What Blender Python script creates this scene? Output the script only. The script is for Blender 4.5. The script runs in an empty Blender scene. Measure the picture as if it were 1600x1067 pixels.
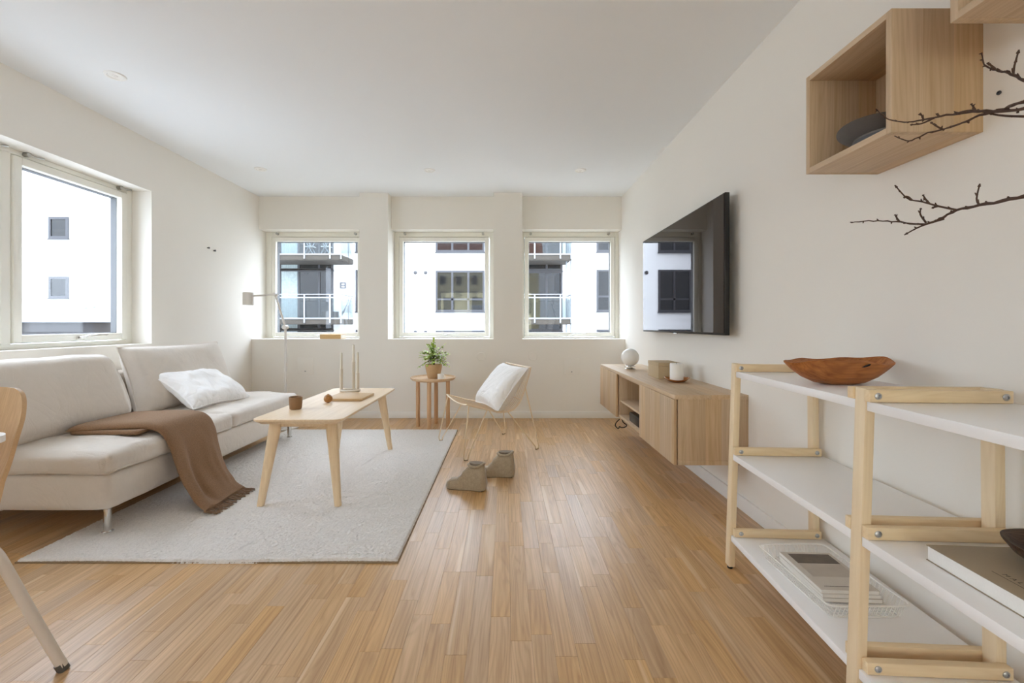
import bpy, bmesh, math, random
import numpy as np
from mathutils import Vector, Matrix, noise as mnoise
random.seed(7)
S = bpy.context.scene
COL = S.collection

# ------------------------------------------------------------------ camera
CAM_H = 1.016
cam_d = bpy.data.cameras.new('camera'); cam = bpy.data.objects.new('camera', cam_d); COL.objects.link(cam)
cam.location = (0, 0, CAM_H); cam.rotation_euler = (math.radians(90), 0, 0)
cam_d.sensor_width = 36; cam_d.lens = 680*36/1600
cam_d.shift_x = 10/1600; cam_d.shift_y = -26.5/1600
cam_d.clip_start = 0.02; cam_d.clip_end = 200
S.camera = cam

# ------------------------------------------------------------------ sky, exposure
W = bpy.data.worlds.new('overcast_sky'); S.world = W; W.use_nodes = True
nt = W.node_tree; bg = nt.nodes['Background']
tc = nt.nodes.new('ShaderNodeTexCoord'); sep = nt.nodes.new('ShaderNodeSeparateXYZ')
nt.links.new(tc.outputs['Generated'], sep.inputs[0])
ramp = nt.nodes.new('ShaderNodeValToRGB')          # overcast: zenith three times the horizon
ramp.color_ramp.elements[0].position = 0.0; ramp.color_ramp.elements[0].color = (0.283, 0.325, 0.382, 1)
ramp.color_ramp.elements[1].position = 1.0; ramp.color_ramp.elements[1].color = (0.846, 0.97, 1.143, 1)
nt.links.new(sep.outputs['Z'], ramp.inputs[0]); nt.links.new(ramp.outputs[0], bg.inputs['Color'])
bg.inputs['Strength'].default_value = 1.6
S.view_settings.view_transform = 'Standard'; S.view_settings.look = 'None'
S.view_settings.gamma = 1.0; S.view_settings.use_curve_mapping = False
S.view_settings.exposure = 3.16
S.cycles.max_bounces = 14; S.cycles.diffuse_bounces = 10; S.cycles.glossy_bounces = 5
S.cycles.transparent_max_bounces = 16; S.cycles.sample_clamp_indirect = 8.0

def sun_area(name, loc, rot, sx, sy, power, col=(1, 1, 1)):
    d = bpy.data.lights.new(name, 'AREA'); d.shape = 'RECTANGLE'; d.size = sx; d.size_y = sy; d.energy = power; d.color = col
    o = bpy.data.objects.new(name, d); COL.objects.link(o); o.location = loc; o.rotation_euler = rot
    return o

# ------------------------------------------------------------------ materials
def lin(c):
    if isinstance(c, str):
        c = [int(c[i:i+2], 16)/255 for i in (0, 2, 4)]
    return tuple((x/12.92 if x <= .04045 else ((x+.055)/1.055)**2.4) for x in c)
def c4(c): return (*lin(c), 1)

class N:
    def __init__(s, name):
        s.m = bpy.data.materials.new(name); s.m.use_nodes = True; s.t = s.m.node_tree
        s.b = s.t.nodes['Principled BSDF']; s.out = s.t.nodes['Material Output']
    def n(s, kind, **kw):
        x = s.t.nodes.new('ShaderNode'+kind)
        for k, v in kw.items():
            if k in x.inputs: x.inputs[k].default_value = v
            else: setattr(x, k, v)
        return x
    def l(s, a, b): s.t.links.new(a, b)
    def p(s, **kw):
        for k, v in kw.items(): s.b.inputs[k.replace('_', ' ')].default_value = v
        return s

def plain(name, col, rough=.5, metal=0., var=.06, scale=6., bump=0., bscale=80., spec=.5, sheen=0., trans=0.):
    """a colour with a slow procedural variation and a fine bump"""
    k = N(name); k.p(Roughness=rough, Metallic=metal, Specular_IOR_Level=spec)
    if sheen: k.p(Sheen_Weight=sheen, Sheen_Roughness=.5)
    tc = k.n('TexCoord'); no = k.n('TexNoise', Scale=scale, Detail=4.)
    k.l(tc.outputs['Object'], no.inputs['Vector'])
    mx = k.n('MixRGB'); c = lin(col)
    mx.inputs[1].default_value = (*[x*(1-var) for x in c], 1); mx.inputs[2].default_value = (*[min(1, x*(1+var)) for x in c], 1)
    k.l(no.outputs['Fac'], mx.inputs[0]); k.l(mx.outputs[0], k.b.inputs['Base Color'])
    if bump:
        n2 = k.n('TexNoise', Scale=bscale, Detail=3.); bp = k.n('Bump', Strength=bump, Distance=.004)
        k.l(tc.outputs['Object'], n2.inputs['Vector']); k.l(n2.outputs['Fac'], bp.inputs['Height']); k.l(bp.outputs[0], k.b.inputs['Normal'])
    return k.m

def wood(name, lo, hi, axis=2, scale=1., rough=.5, plank=None, plank_axis=0, rand=None, bump=.05, contrast=1., spec=.4, tint=.12, ring=70., ramp_=70., rings=.6, pale=0.):
    """grain stretched along `axis`; optional lamella bands `plank` wide along plank_axis; rand: 'object' or 'island'"""
    k = N(name); k.p(Roughness=rough, Specular_IOR_Level=spec)
    if rand: pos = k.n('NewGeometry').outputs['Position']
    else: pos = k.n('TexCoord').outputs['Object']
    rv = None
    if rand == 'object': rv = k.n('ObjectInfo').outputs['Random']
    elif rand == 'island': rv = k.n('NewGeometry').outputs['Random Per Island']
    if plank:
        sp = k.n('SeparateXYZ'); k.l(pos, sp.inputs[0])
        dv = k.n('Math', operation='DIVIDE'); dv.inputs[1].default_value = plank; k.l(sp.outputs[plank_axis], dv.inputs[0])
        fl = k.n('Math', operation='FLOOR'); k.l(dv.outputs[0], fl.inputs[0])
        wn = k.n('TexWhiteNoise', noise_dimensions='1D'); k.l(fl.outputs[0], wn.inputs['W']); rv = wn.outputs['Value']
    st = [55*scale]*3; st[axis] = 2.2*scale
    mp = k.n('Mapping'); mp.inputs['Scale'].default_value = st; k.l(pos, mp.inputs['Vector'])
    if rv is not None:
        mm = k.n('Math', operation='MULTIPLY'); mm.inputs[1].default_value = 37.; k.l(rv, mm.inputs[0])
        cx = k.n('CombineXYZ'); [k.l(mm.outputs[0], cx.inputs[i]) for i in range(3)]; k.l(cx.outputs[0], mp.inputs['Location'])
    n1 = k.n('TexNoise', Scale=1., Detail=5., Roughness=.6, Distortion=.3); k.l(mp.outputs[0], n1.inputs['Vector'])
    st2 = [9*scale]*3; st2[axis] = .9*scale
    mp2 = k.n('Mapping'); mp2.inputs['Scale'].default_value = st2; k.l(pos, mp2.inputs['Vector'])
    if rv is not None: k.l(cx.outputs[0], mp2.inputs['Location'])
    n2 = k.n('TexNoise', Scale=1., Detail=2., Distortion=.6); k.l(mp2.outputs[0], n2.inputs['Vector'])
    # growth rings: lines along the grain bent by a slow noise into cathedral figures
    pa = 1 if axis == 0 else 0
    sp2 = k.n('SeparateXYZ'); k.l(pos, sp2.inputs[0])
    fq = k.n('Math', operation='MULTIPLY'); fq.inputs[1].default_value = ring*6.283*scale; k.l(sp2.outputs[pa], fq.inputs[0])
    sn = k.n('Math', operation='MULTIPLY_ADD'); sn.inputs[1].default_value = ramp_; k.l(n2.outputs['Fac'], sn.inputs[0]); k.l(fq.outputs[0], sn.inputs[2])
    si = k.n('Math', operation='SINE'); k.l(sn.outputs[0], si.inputs[0])
    pw = k.n('Math', operation='POWER'); ab = k.n('Math', operation='MULTIPLY_ADD'); ab.inputs[1].default_value = .5; ab.inputs[2].default_value = .5
    k.l(si.outputs[0], ab.inputs[0]); k.l(ab.outputs[0], pw.inputs[0]); pw.inputs[1].default_value = 2.5
    a = k.n('Math', operation='MULTIPLY'); a.inputs[1].default_value = -.26*contrast*rings; k.l(pw.outputs[0], a.inputs[0])
    ad0 = k.n('Math', operation='ADD'); k.l(n1.outputs['Fac'], ad0.inputs[0]); k.l(a.outputs[0], ad0.inputs[1])
    ad = k.n('Math', operation='ADD'); ad.inputs[1].default_value = .08*contrast*rings; k.l(ad0.outputs[0], ad.inputs[0])
    rp = k.n('ValToRGB'); e = rp.color_ramp.elements
    e[0].position = .5-.28/contrast; e[1].position = .5+.22/contrast; e[0].color = c4(lo); e[1].color = c4(hi)
    k.l(ad.outputs[0], rp.inputs[0]); colr = rp.outputs[0]
    if pale:   # sapwood streaks
        mp3 = k.n('Mapping'); s3 = [16.]*3; s3[axis] = .9; mp3.inputs['Scale'].default_value = s3; k.l(pos, mp3.inputs['Vector'])
        if rv is not None: k.l(cx.outputs[0], mp3.inputs['Location'])
        n3 = k.n('TexNoise', Scale=1., Detail=1.); k.l(mp3.outputs[0], n3.inputs['Vector'])
        r3 = k.n('MapRange'); r3.inputs[1].default_value = .68; r3.inputs[2].default_value = .72; r3.inputs[4].default_value = pale; k.l(n3.outputs['Fac'], r3.inputs[0])
        m3 = k.n('MixRGB'); m3.inputs[2].default_value = c4('E3C9A3'); k.l(r3.outputs[0], m3.inputs[0]); k.l(colr, m3.inputs[1]); colr = m3.outputs[0]
    if rv is not None:
        hs = k.n('HueSaturation'); mr = k.n('MapRange'); mr.inputs[3].default_value = 1-tint; mr.inputs[4].default_value = 1+tint
        k.l(rv, mr.inputs[0]); k.l(mr.outputs[0], hs.inputs['Value']); k.l(colr, hs.inputs['Color'])
        wn2 = k.n('TexWhiteNoise', noise_dimensions='1D'); k.l(mm.outputs[0], wn2.inputs['W'])
        mr2 = k.n('MapRange'); mr2.inputs[3].default_value = .88; mr2.inputs[4].default_value = 1.1; k.l(wn2.outputs[0], mr2.inputs[0]); k.l(mr2.outputs[0], hs.inputs['Saturation'])
        colr = hs.outputs[0]
    k.l(colr, k.b.inputs['Base Color'])
    if bump:
        bp = k.n('Bump', Strength=bump, Distance=.003); k.l(n1.outputs['Fac'], bp.inputs['Height']); k.l(bp.outputs[0], k.b.inputs['Normal'])
    return k.m

def weave(name, col, scale=500., rough=.9, var=.08, bump=.25, sheen=.25, mottle=30., crease=0.):
    k = N(name); k.p(Roughness=rough, Specular_IOR_Level=.2, Sheen_Weight=sheen)
    tc = k.n('TexCoord'); no = k.n('TexNoise', Scale=mottle, Detail=6., Roughness=.7); k.l(tc.outputs['Object'], no.inputs['Vector'])
    c = lin(col); mx = k.n('MixRGB'); mx.inputs[1].default_value = (*[x*(1-var) for x in c], 1); mx.inputs[2].default_value = (*[min(1, x*(1+var)) for x in c], 1)
    k.l(no.outputs['Fac'], mx.inputs[0]); k.l(mx.outputs[0], k.b.inputs['Base Color'])
    n2 = k.n('TexNoise', Scale=scale, Detail=2.); k.l(tc.outputs['Object'], n2.inputs['Vector'])
    bp = k.n('Bump', Strength=bump, Distance=.003); k.l(n2.outputs['Fac'], bp.inputs['Height']); k.l(bp.outputs[0], k.b.inputs['Normal'])
    if crease:
        mp = k.n('Mapping'); mp.inputs['Scale'].default_value = (3., 7., 4.); k.l(tc.outputs['Object'], mp.inputs['Vector'])
        n3 = k.n('TexNoise', Scale=1.2, Detail=3., Roughness=.55, Distortion=1.2); k.l(mp.outputs[0], n3.inputs['Vector'])
        ab = k.n('Math', operation='SUBTRACT'); ab.inputs[1].default_value = .5; k.l(n3.outputs['Fac'], ab.inputs[0])
        a2 = k.n('Math', operation='ABSOLUTE'); k.l(ab.outputs[0], a2.inputs[0])
        pw = k.n('Math', operation='POWER'); pw.inputs[1].default_value = .6; k.l(a2.outputs[0], pw.inputs[0])
        b2 = k.n('Bump', Strength=crease, Distance=.03); k.l(pw.outputs[0], b2.inputs['Height']); k.l(b2.outputs[0], bp.inputs['Normal'])
    return k.m

def clear_glass(name, tint=(1, 1, 1)):
    k = N(name); t = k.n('BsdfTransparent'); t.inputs[0].default_value = (*tint, 1)
    g = k.n('BsdfGlossy', Roughness=.0); mx = k.n('MixShader'); fr = k.n('LayerWeight', Blend=.5)
    p5 = k.n('Math', operation='POWER'); p5.inputs[1].default_value = 5.; k.l(fr.outputs['Facing'], p5.inputs[0])
    mu = k.n('Math', operation='MULTIPLY_ADD'); mu.inputs[1].default_value = .9; mu.inputs[2].default_value = .04; k.l(p5.outputs[0], mu.inputs[0])
    k.l(mu.outputs[0], mx.inputs[0]); k.l(t.outputs[0], mx.inputs[1]); k.l(g.outputs[0], mx.inputs[2]); k.l(mx.outputs[0], k.out.inputs[0])
    return k.m

M = dict(
    wall=plain('wall_paint', 'EBE7DF', .85, var=.012, scale=1.5, bump=.04, bscale=120, spec=.2),
    ceil=plain('ceiling_paint', 'EBEDEE', .9, var=.01, scale=1.5, spec=.1),
    white=plain('white_paint', 'EDEBE6', .45, var=.01),
    cream=plain('cream_window_paint', 'EFEDE4', .4, var=.01),
    gasket=plain('grey_gasket', '55575A', .6),
    oak=wood('oak_veneer_upright', 'B19572', 'D0B696', 2, rough=.5, plank=.09, plank_axis=1, contrast=.8, tint=.07),
    oakx=wood('oak_veneer_end', 'B19572', 'D0B696', 2, rough=.5, plank=.085, plank_axis=0, contrast=.8, tint=.07),
    oaky=wood('oak_veneer_long', 'B89B79', 'D4BC9D', 1, rough=.45, plank=.1, plank_axis=0, contrast=.8, tint=.06),
    ash=wood('ash_wood_long', 'D8BC97', 'EBD3B2', 1, rough=.42, contrast=.8, bump=.02),
    ashz=wood('ash_wood_upright', 'D8BC97', 'EAD3B0', 2, rough=.45, contrast=.8, bump=.02),
    beech=wood('side_table_oak', 'B98F66', 'D6B08A', 2, rough=.5, contrast=.9),
    beechx=wood('side_table_oak_top', 'C9A580', 'E0C3A1', 0, rough=.5, contrast=.8),
    pinez=wood('pine_upright', 'E2CBA6', 'F0DDBC', 2, rough=.5, contrast=.9),
    pinex=wood('pine_cross', 'DFC59B', 'EED8B3', 0, rough=.5, contrast=.9),
    shelf=plain('white_shelf_laminate', 'F4F3F2', .35, var=.01),
    sofa=weave('sofa_linen', 'D6CDC2', 380, var=.05, bump=.3, crease=.16),
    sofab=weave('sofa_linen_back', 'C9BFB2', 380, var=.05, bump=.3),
    pillow=weave('white_cotton', 'F3F1EF', 500, var=.02, bump=.15, crease=.5),
    throw=weave('brown_wool', '8E6F53', 300, var=.5, bump=.9, sheen=.1, mottle=170),
    fringe=weave('brown_wool_fringe', '75583D', 260, var=.2, bump=.4, sheen=.3),
    felt=weave('grey_felt', 'AB9C87', 160, var=.3, bump=.9, sheen=.4, mottle=70),
    rug=weave('wool_rug', 'DFDAD4', 260, var=.24, bump=.8, sheen=.2, mottle=120),
    chrome=plain('chrome', 'D8D6D2', .12, metal=1., var=.0),
    steel=plain('brushed_steel', 'B9B7B3', .35, metal=1., var=.02),
    wire=plain('cream_steel_wire', 'E6D2B4', .4, var=.02),
    lampp=plain('white_lacquer', 'DAD5CE', .45, var=.01),
    black=plain('black_plastic', '0B0B0C', .4),
    tvback=plain('tv_dark_plastic', '121011', .35),
    screen=plain('tv_screen_glass', '0C0707', .0, spec=.5, var=0),
    cable=plain('black_rubber', '080808', .5),
    globe=plain('opal_glass', 'F2F0EC', .18, var=.0, spec=.5),
    box=plain('beige_card', 'BBA583', .7, var=.03, bump=.05),
    wax=plain('candle_wax', 'F4F1EC', .5, var=.01),
    wick=plain('candle_wick', '2A2420', .9),
    taper=plain('beige_candle_wax', 'DDD6C6', .5, var=.01),
    holder=plain('cream_holder_metal', 'D2C8B8', .5, var=.02),
    clay=plain('brown_clay', '8D6A47', .55, var=.12, scale=40, bump=.1),
    terra=plain('sand_terracotta', 'C4A27A', .75, var=.08, scale=30, bump=.1),
    soil=plain('potting_soil', '2A2018', .95, var=.3, scale=90, bump=.6),
    leaf=plain('leaf_green', 'B2C857', .5, var=.35, scale=25),
    leafd=plain('leaf_dark_green', '8CAB46', .5, var=.3, scale=25),
    stem=plain('plant_stem', '5A5A2C', .8, var=.2),
    mug=plain('white_porcelain', 'F0EEEA', .25, var=.0),
    board=wood('board_oak', 'BC996B', 'D0AE80', 0, rough=.5, contrast=.8),
    ball=wood('turned_wood', '8F5F30', 'B98449', 0, scale=2, rough=.4),
    rustic=wood('rustic_bowl_wood', '7A401A', 'BC7A40', 0, scale=1.3, rough=.5, contrast=.9, bump=.3),
    dark_wood=wood('dark_bowl_wood', '241812', '5C4636', 0, scale=2.5, rough=.5, contrast=1.2, bump=.3),
    bark=plain('twig_bark', '4C372B', .85, var=.25, scale=90, bump=.4),
    hat=weave('grey_wool_felt', '5F5A56', 300, var=.1, bump=.3),
    amber=plain('amber_glass', 'A5662F', .18, var=.1, spec=.7),
    ply=wood('plywood_face', 'C09C75', 'D8B78F', 2, rough=.45, contrast=.9),
    plyedge=plain('plywood_edge', 'C9A67D', .5, var=.1, scale=200),
    tube=plain('beige_powder_coat', 'CFC3B4', .4, var=.01),
    rubber=plain('dark_glide', '4A4640', .6),
    ttop=plain('white_table_laminate', 'F2F0EE', .4, var=.0),
    pages=plain('book_pages', 'EDEAE4', .8, var=.04, scale=300),
    cover=plain('olive_beige_cover', '9C8C74', .65, var=.04),
    mag=plain('magazine_cover', 'CFC8BD', .5, var=.10, scale=8),
    print=plain('dark_print', '6B6157', .6, var=.5, scale=22),
    ink=plain('black_ink', '4B4236', .8),
    tan=plain('tan_book_cover', 'D2AE78', .6, var=.05),
    vase=plain('stoneware', '8B8178', .6, var=.05),
    screw=plain('zinc_screw', 'B9BBBD', .3, metal=1., var=.0),
    hole=plain('dark_recess', '1A1A1A', .8),
    glass=clear_glass('window_glass'),
    facade=plain('white_render', 'ECECEA', .9, var=.02, scale=.3),
    fgrey=plain('grey_window_frame', '333337', .5),
    fglass=plain('dark_facade_glass', '101214', .04, spec=.42, var=.2, scale=.5),
    fslab=plain('balcony_concrete', '3A342C', .8, var=.25, scale=3),
    fsoff=plain('balcony_soffit', '4A453F', .9),
    frail=plain('galvanised_rail', '8A8D90', .4, metal=.3),
    fblue=clear_glass('balcony_glass', tint=(.66, .70, .71)),
    curtain=plain('pale_curtain', '9AA5A5', .9, var=.3, scale=9),
    roofd=plain('dark_roof_panel', '1E1B1D', .8, var=.1),
    roofb=plain('brown_roof_panel', '1A120E', .8, var=.1),
    asphalt=plain('outdoor_paving', '85837E', .9, var=.1),
    yellow=plain('yellow_render', 'D9CCA2', .9), rooft=plain('red_roof_tile', 'A8745F', .8),
)
M['screen'].node_tree.nodes['Principled BSDF'].inputs['Specular Tint'].default_value = (1, .78, .79, 1)
M['floor'] = wood('oak_parquet', 'A98459', 'D3AE80', 1, rough=.34, rand='object', contrast=.95, bump=.03, tint=.07, spec=.55, pale=.55)
M['floor_i'] = wood('oak_parquet_far', 'A98459', 'D3AE80', 1, rough=.34, rand='island', contrast=.95, bump=.03, tint=.07, spec=.55, pale=.55)
M['sub'] = plain('parquet_joint', '8A6744', .8)

# ------------------------------------------------------------------ mesh helpers
class MB:
    def __init__(s): s.v = []; s.f = []; s.g = False
    def add(s, vs, fs):
        o = len(s.v); s.v += [tuple(v) for v in vs]; s.f += [tuple(i+o for i in f) for f in fs]; return s
    def box(s, x0, x1, y0, y1, z0, z1, c=0., mat=None):
        x0, x1 = min(x0, x1), max(x0, x1); y0, y1 = min(y0, y1), max(y0, y1); z0, z1 = min(z0, z1), max(z0, z1)
        if c <= 0:
            vs = [(x, y, z) for x in (x0, x1) for y in (y0, y1) for z in (z0, z1)]
            fs = [(0, 1, 3, 2), (4, 6, 7, 5), (0, 4, 5, 1), (2, 3, 7, 6), (0, 2, 6, 4), (1, 5, 7, 3)]
        else:
            bm = bmesh.new(); bmesh.ops.create_cube(bm, size=1)
            for v in bm.verts:
                v.co = ((x0+x1)/2+v.co.x*(x1-x0), (y0+y1)/2+v.co.y*(y1-y0), (z0+z1)/2+v.co.z*(z1-z0))
            bmesh.ops.bevel(bm, geom=bm.edges[:], offset=c, segments=2, profile=.5, affect='EDGES')
            bm.verts.index_update(); vs = [v.co[:] for v in bm.verts]; fs = [[v.index for v in f.verts] for f in bm.faces]; bm.free()
        if mat is not None: vs = [(mat @ Vector(v))[:] for v in vs]
        return s.add(vs, fs)
    def tube(s, pts, r, n=10, closed=False, cap=True):
        P = [Vector(p) for p in pts]; R = r if isinstance(r, (list, tuple)) else [r]*len(P); m = len(P)
        T = []
        for i in range(m):
            a = P[i-1] if (i > 0 or closed) else P[i]; b = P[(i+1) % m] if (i < m-1 or closed) else P[i]
            T.append((b-a).normalized() if (b-a).length > 1e-9 else Vector((0, 0, 1)))
        u = T[0].orthogonal().normalized(); vs = []; fs = []
        for i in range(m):
            u = (u - T[i]*u.dot(T[i]))
            u = u.normalized() if u.length > 1e-6 else T[i].orthogonal().normalized()
            w = T[i].cross(u)
            for k in range(n):
                a = 2*math.pi*k/n; vs.append((P[i]+(u*math.cos(a)+w*math.sin(a))*R[i])[:])
        for i in range(m if closed else m-1):
            j = (i+1) % m
            for k in range(n):
                k2 = (k+1) % n; fs.append((i*n+k, i*n+k2, j*n+k2, j*n+k))
        if cap and not closed:
            fs.append(tuple(range(n))[::-1]); fs.append(tuple((m-1)*n+k for k in range(n)))
        return s.add(vs, fs)
    def lathe(s, prof, c=(0, 0, 0), n=32, wob=None, sx=1., sy=1.):
        """prof: list of (radius, z); wob(angle, r, z) -> (r, z)"""
        vs = []; fs = []; m = len(prof)
        for (r, z) in prof:
            for k in range(n):
                a = 2*math.pi*k/n; rr, zz = (r, z) if wob is None else wob(a, r, z)
                vs.append((c[0]+sx*rr*math.cos(a), c[1]+sy*rr*math.sin(a), c[2]+zz))
        for i in range(m-1):
            for k in range(n):
                k2 = (k+1) % n; fs.append((i*n+k, i*n+k2, (i+1)*n+k2, (i+1)*n+k))
        if prof[0][0] > 1e-5: fs.append(tuple(range(n))[::-1])
        if prof[-1][0] > 1e-5: fs.append(tuple((m-1)*n+k for k in range(n)))
        return s.add(vs, fs)
    def prism(s, poly, z0, z1):
        n = len(poly); vs = [(x, y, z0) for x, y in poly]+[(x, y, z1) for x, y in poly]
        fs = [tuple(range(n))[::-1], tuple(range(n, 2*n))]+[(i, (i+1) % n, n+(i+1) % n, n+i) for i in range(n)]
        return s.add(vs, fs)
    def grid(s, G, closed_u=False):
        """G[i][j] points; one sided surface"""
        s.g = True; m = len(G); n = len(G[0]); vs = [p for row in G for p in row]; fs = []
        for i in range(m-1 if not closed_u else m):
            for j in range(n-1):
                i2 = (i+1) % m; fs.append((i*n+j, i*n+j+1, i2*n+j+1, i2*n+j))
        return s.add(vs, fs)
    def xf(s, mat): s.v = [(mat @ Vector(v))[:] for v in s.v]; return s
    def build(s, name, m, parent=None, smooth=35., origin=None):
        if origin is not None:
            s.v = [(v[0]-origin[0], v[1]-origin[1], v[2]-origin[2]) for v in s.v]
        me = bpy.data.meshes.new(name); me.from_pydata(s.v, [], s.f)
        bm = bmesh.new(); bm.from_mesh(me); s.g and bmesh.ops.remove_doubles(bm, verts=bm.verts[:], dist=1e-6)
        bmesh.ops.recalc_face_normals(bm, faces=bm.faces[:]); bm.to_mesh(me); bm.free()
        me.materials.append(M[m] if isinstance(m, str) else m)
        o = bpy.data.objects.new(name, me); COL.objects.link(o)
        if smooth:
            me.shade_smooth(); me.set_sharp_from_angle(angle=math.radians(smooth))
        if origin is not None: o.location = origin
        if parent is not None: o.parent = parent
        return o

def tag(o, label=None, cat=None, group=None, kind=None):
    if label: o['label'] = label
    if cat: o['category'] = cat
    if group: o['group'] = group
    if kind: o['kind'] = kind
    return o
def thing(name, loc, label, cat, group=None, rz=0.):
    """an Empty at the base of a thing; its parts are built in local space"""
    o = bpy.data.objects.new(name, None); COL.objects.link(o); o.empty_display_size = .05
    o.location = loc; o.rotation_euler = (0, 0, rz)
    return tag(o, label, cat, group)
def copy_tree(o, parent=None):
    c = o.copy(); COL.objects.link(c)
    if parent is not None: c.parent = parent
    for ch in list(o.children): copy_tree(ch, c)
    return c
def P(px, py, Y):
    """world point seen at a pixel of the photograph at depth Y"""
    return ((px-790)*Y/680, Y, CAM_H-(py-507)*Y/680)
def nz(x, y, z, s=1., seed=0.): return mnoise.noise(Vector((x*s+seed, y*s+seed*1.7, z*s-seed)))
def smooth_path(pts, k=6):
    """Catmull-Rom through the points"""
    A = [Vector(p) for p in pts]; out = []
    for i in range(len(A)-1):
        p0 = A[max(0, i-1)]; p1 = A[i]; p2 = A[i+1]; p3 = A[min(len(A)-1, i+2)]
        for j in range(k):
            t = j/k; t2 = t*t; t3 = t2*t
            out.append(.5*((2*p1)+(-p0+p2)*t+(2*p0-5*p1+4*p2-p3)*t2+(-p0+3*p1-3*p2+p3)*t3))
    out.append(A[-1]); return [v[:] for v in out]
def soft_box(x0, x1, y0, y1, z0, z1, r, n=(18, 24, 8), crown=0., side=0., wr=0., ws=6., seed=0.):
    """rounded upholstered block: crown lifts the top, side swells the sides, wr is wrinkle depth"""
    cx, cy, cz = (x0+x1)/2, (y0+y1)/2, (z0+z1)/2; hx, hy, hz = (x1-x0)/2, (y1-y0)/2, (z1-z0)/2
    mb = MB()
    def pt(u, v, w):
        p = Vector((u*hx, v*hy, w*hz)); q = Vector((max(-hx+r, min(hx-r, p.x)), max(-hy+r, min(hy-r, p.y)), max(-hz+r, min(hz-r, p.z))))
        d = p-q
        if d.length > 1e-9: p = q+d.normalized()*r
        bu, bv, bw = 1-u*u, 1-v*v, 1-w*w
        if w > 0: p.z += crown*w*bu**.6*bv**.6
        p.x += side*u*bv**.5*bw; p.y += side*v*bu**.5*bw
        if wr:
            e = wr*nz(cx+p.x, cy+p.y, cz+p.z, ws, seed)+wr*.5*nz(cx+p.x, cy+p.y, cz+p.z, ws*2.3, seed+3)
            dr = d.normalized() if d.length > 1e-9 else Vector((u*(abs(u) > .999), v*(abs(v) > .999), w*(abs(w) > .999)))
            p += dr*e
        return (cx+p.x, cy+p.y, cz+p.z)
    def sp(k):
        t = np.linspace(-1, 1, k+1); return np.sign(t)*np.abs(t)**.75
    U, V, Wd = sp(n[0]), sp(n[1]), sp(n[2])
    for w in (-1, 1): mb.grid([[pt(u, v, w) for v in V] for u in U])
    for v in (-1, 1): mb.grid([[pt(u, v, w) for w in Wd] for u in U])
    for u in (-1, 1): mb.grid([[pt(u, v, w) for w in Wd] for v in V])
    return mb
def cushion(w, h, t, n=28, pinch=.07, wr=.006, ws=9., seed=0., sag=0.):
    """loose cushion in its own x (width) / z (height) plane, thickness along y; returns mesh and its seam line"""
    mb = MB(); U = np.linspace(-1, 1, n+1); U = np.sign(U)*np.abs(U)**.85
    def pt(u, v, s):
        x = w/2*u*(1-pinch*(1-v*v)*abs(u)**3); z = h/2*v*(1-pinch*(1-u*u)*abs(v)**3)
        d = max(0., (1-u**4))**.55*max(0., (1-v**4))**.55
        y = s*t/2*d*(1-sag*v)
        e = 1-max(abs(u), abs(v))**6
        x += wr*.6*nz(x, z, s, ws, seed+5)*(.4+.6*e); z += wr*.6*nz(x, z, s, ws, seed+9)*(.4+.6*e)
        rad = nz(x*.6, z*.6, s, ws, seed)+.6*nz(x, z, s, ws*2.2, seed+2)
        y += s*wr*rad*e
        return (x, y, z)
    for s in (-1, 1): mb.grid([[pt(u, v, s) for v in U] for u in U])
    rim = [pt(u, -1, 1) for u in U]+[pt(1, v, 1) for v in U[1:]]+[pt(u, 1, 1) for u in U[::-1][1:]]+[pt(-1, v, 1) for v in U[::-1][1:-1]]
    return mb, rim
def frame_basis(o, ex, ey, ez):
    ex, ey, ez = Vector(ex).normalized(), Vector(ey).normalized(), Vector(ez).normalized()
    m = Matrix((ex, ey, ez)).transposed().to_4x4(); m.translation = Vector(o); return m
# ================================================================== THE SETTING
XL, XR, YB, YF, H = -2.763, 1.302, 4.733, -3.2, 2.45
def struct(o): o['kind'] = 'structure'; return o
# floor: joint-coloured slab, then strips
fl = struct(MB().box(XL-.3, XR+.3, YF-.2, YB+.5, -.15, -.0025).build('floor', 'sub', smooth=0))
def strip_mesh(mb, x0, x1, y0, y1):
    c = .0005; z = 0.; b = -.006
    vs = [(x0, y0, b), (x1, y0, b), (x1, y1, b), (x0, y1, b), (x0, y0, z-c), (x1, y0, z-c), (x1, y1, z-c), (x0, y1, z-c),
          (x0+c, y0+c, z), (x1-c, y0+c, z), (x1-c, y1-c, z), (x0+c, y1-c, z)]
    fs = [(0, 3, 2, 1), (8, 9, 10, 11)]
    for i in range(4):
        j = (i+1) % 4; fs += [(i, j, 4+j, 4+i), (4+i, 4+j, 8+j, 8+i)]
    return mb.add(vs, fs)
SW, GAP = .0678, .0003
LENS = [.24, .31, .38, .45, .52, .60]
strips = []; rs = random.Random(11)
ncol = int(math.ceil((XR-XL)/SW))
for i in range(ncol):
    x0 = XL+i*SW; x1 = min(XR, x0+SW); y = -.4-rs.random()*.5
    while y < YB:
        L = rs.choice(LENS); y1 = min(y+L, YB); strips.append((x0, x1, y, y1, L)); y = y1
def shows(s):
    cx, cy = (s[0]+s[1])/2, (s[2]+s[3])/2
    if cy < 1.15 or abs(cx/cy*680) > 800 or cy > YB-.05: return False
    if -2.0 < cx < -.5 and 1.9 < cy < 4.1: return False     # under the rug
    if cx > .93 and cy < 2.3 or cx < -1.9 and cy > 2.0: return False
    return True
order = sorted([s for s in strips if shows(s)], key=lambda s: (s[2]+s[3])/2)[:298]
pick = set(id(s) for s in order); rest = MB(); cache = {}
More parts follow.
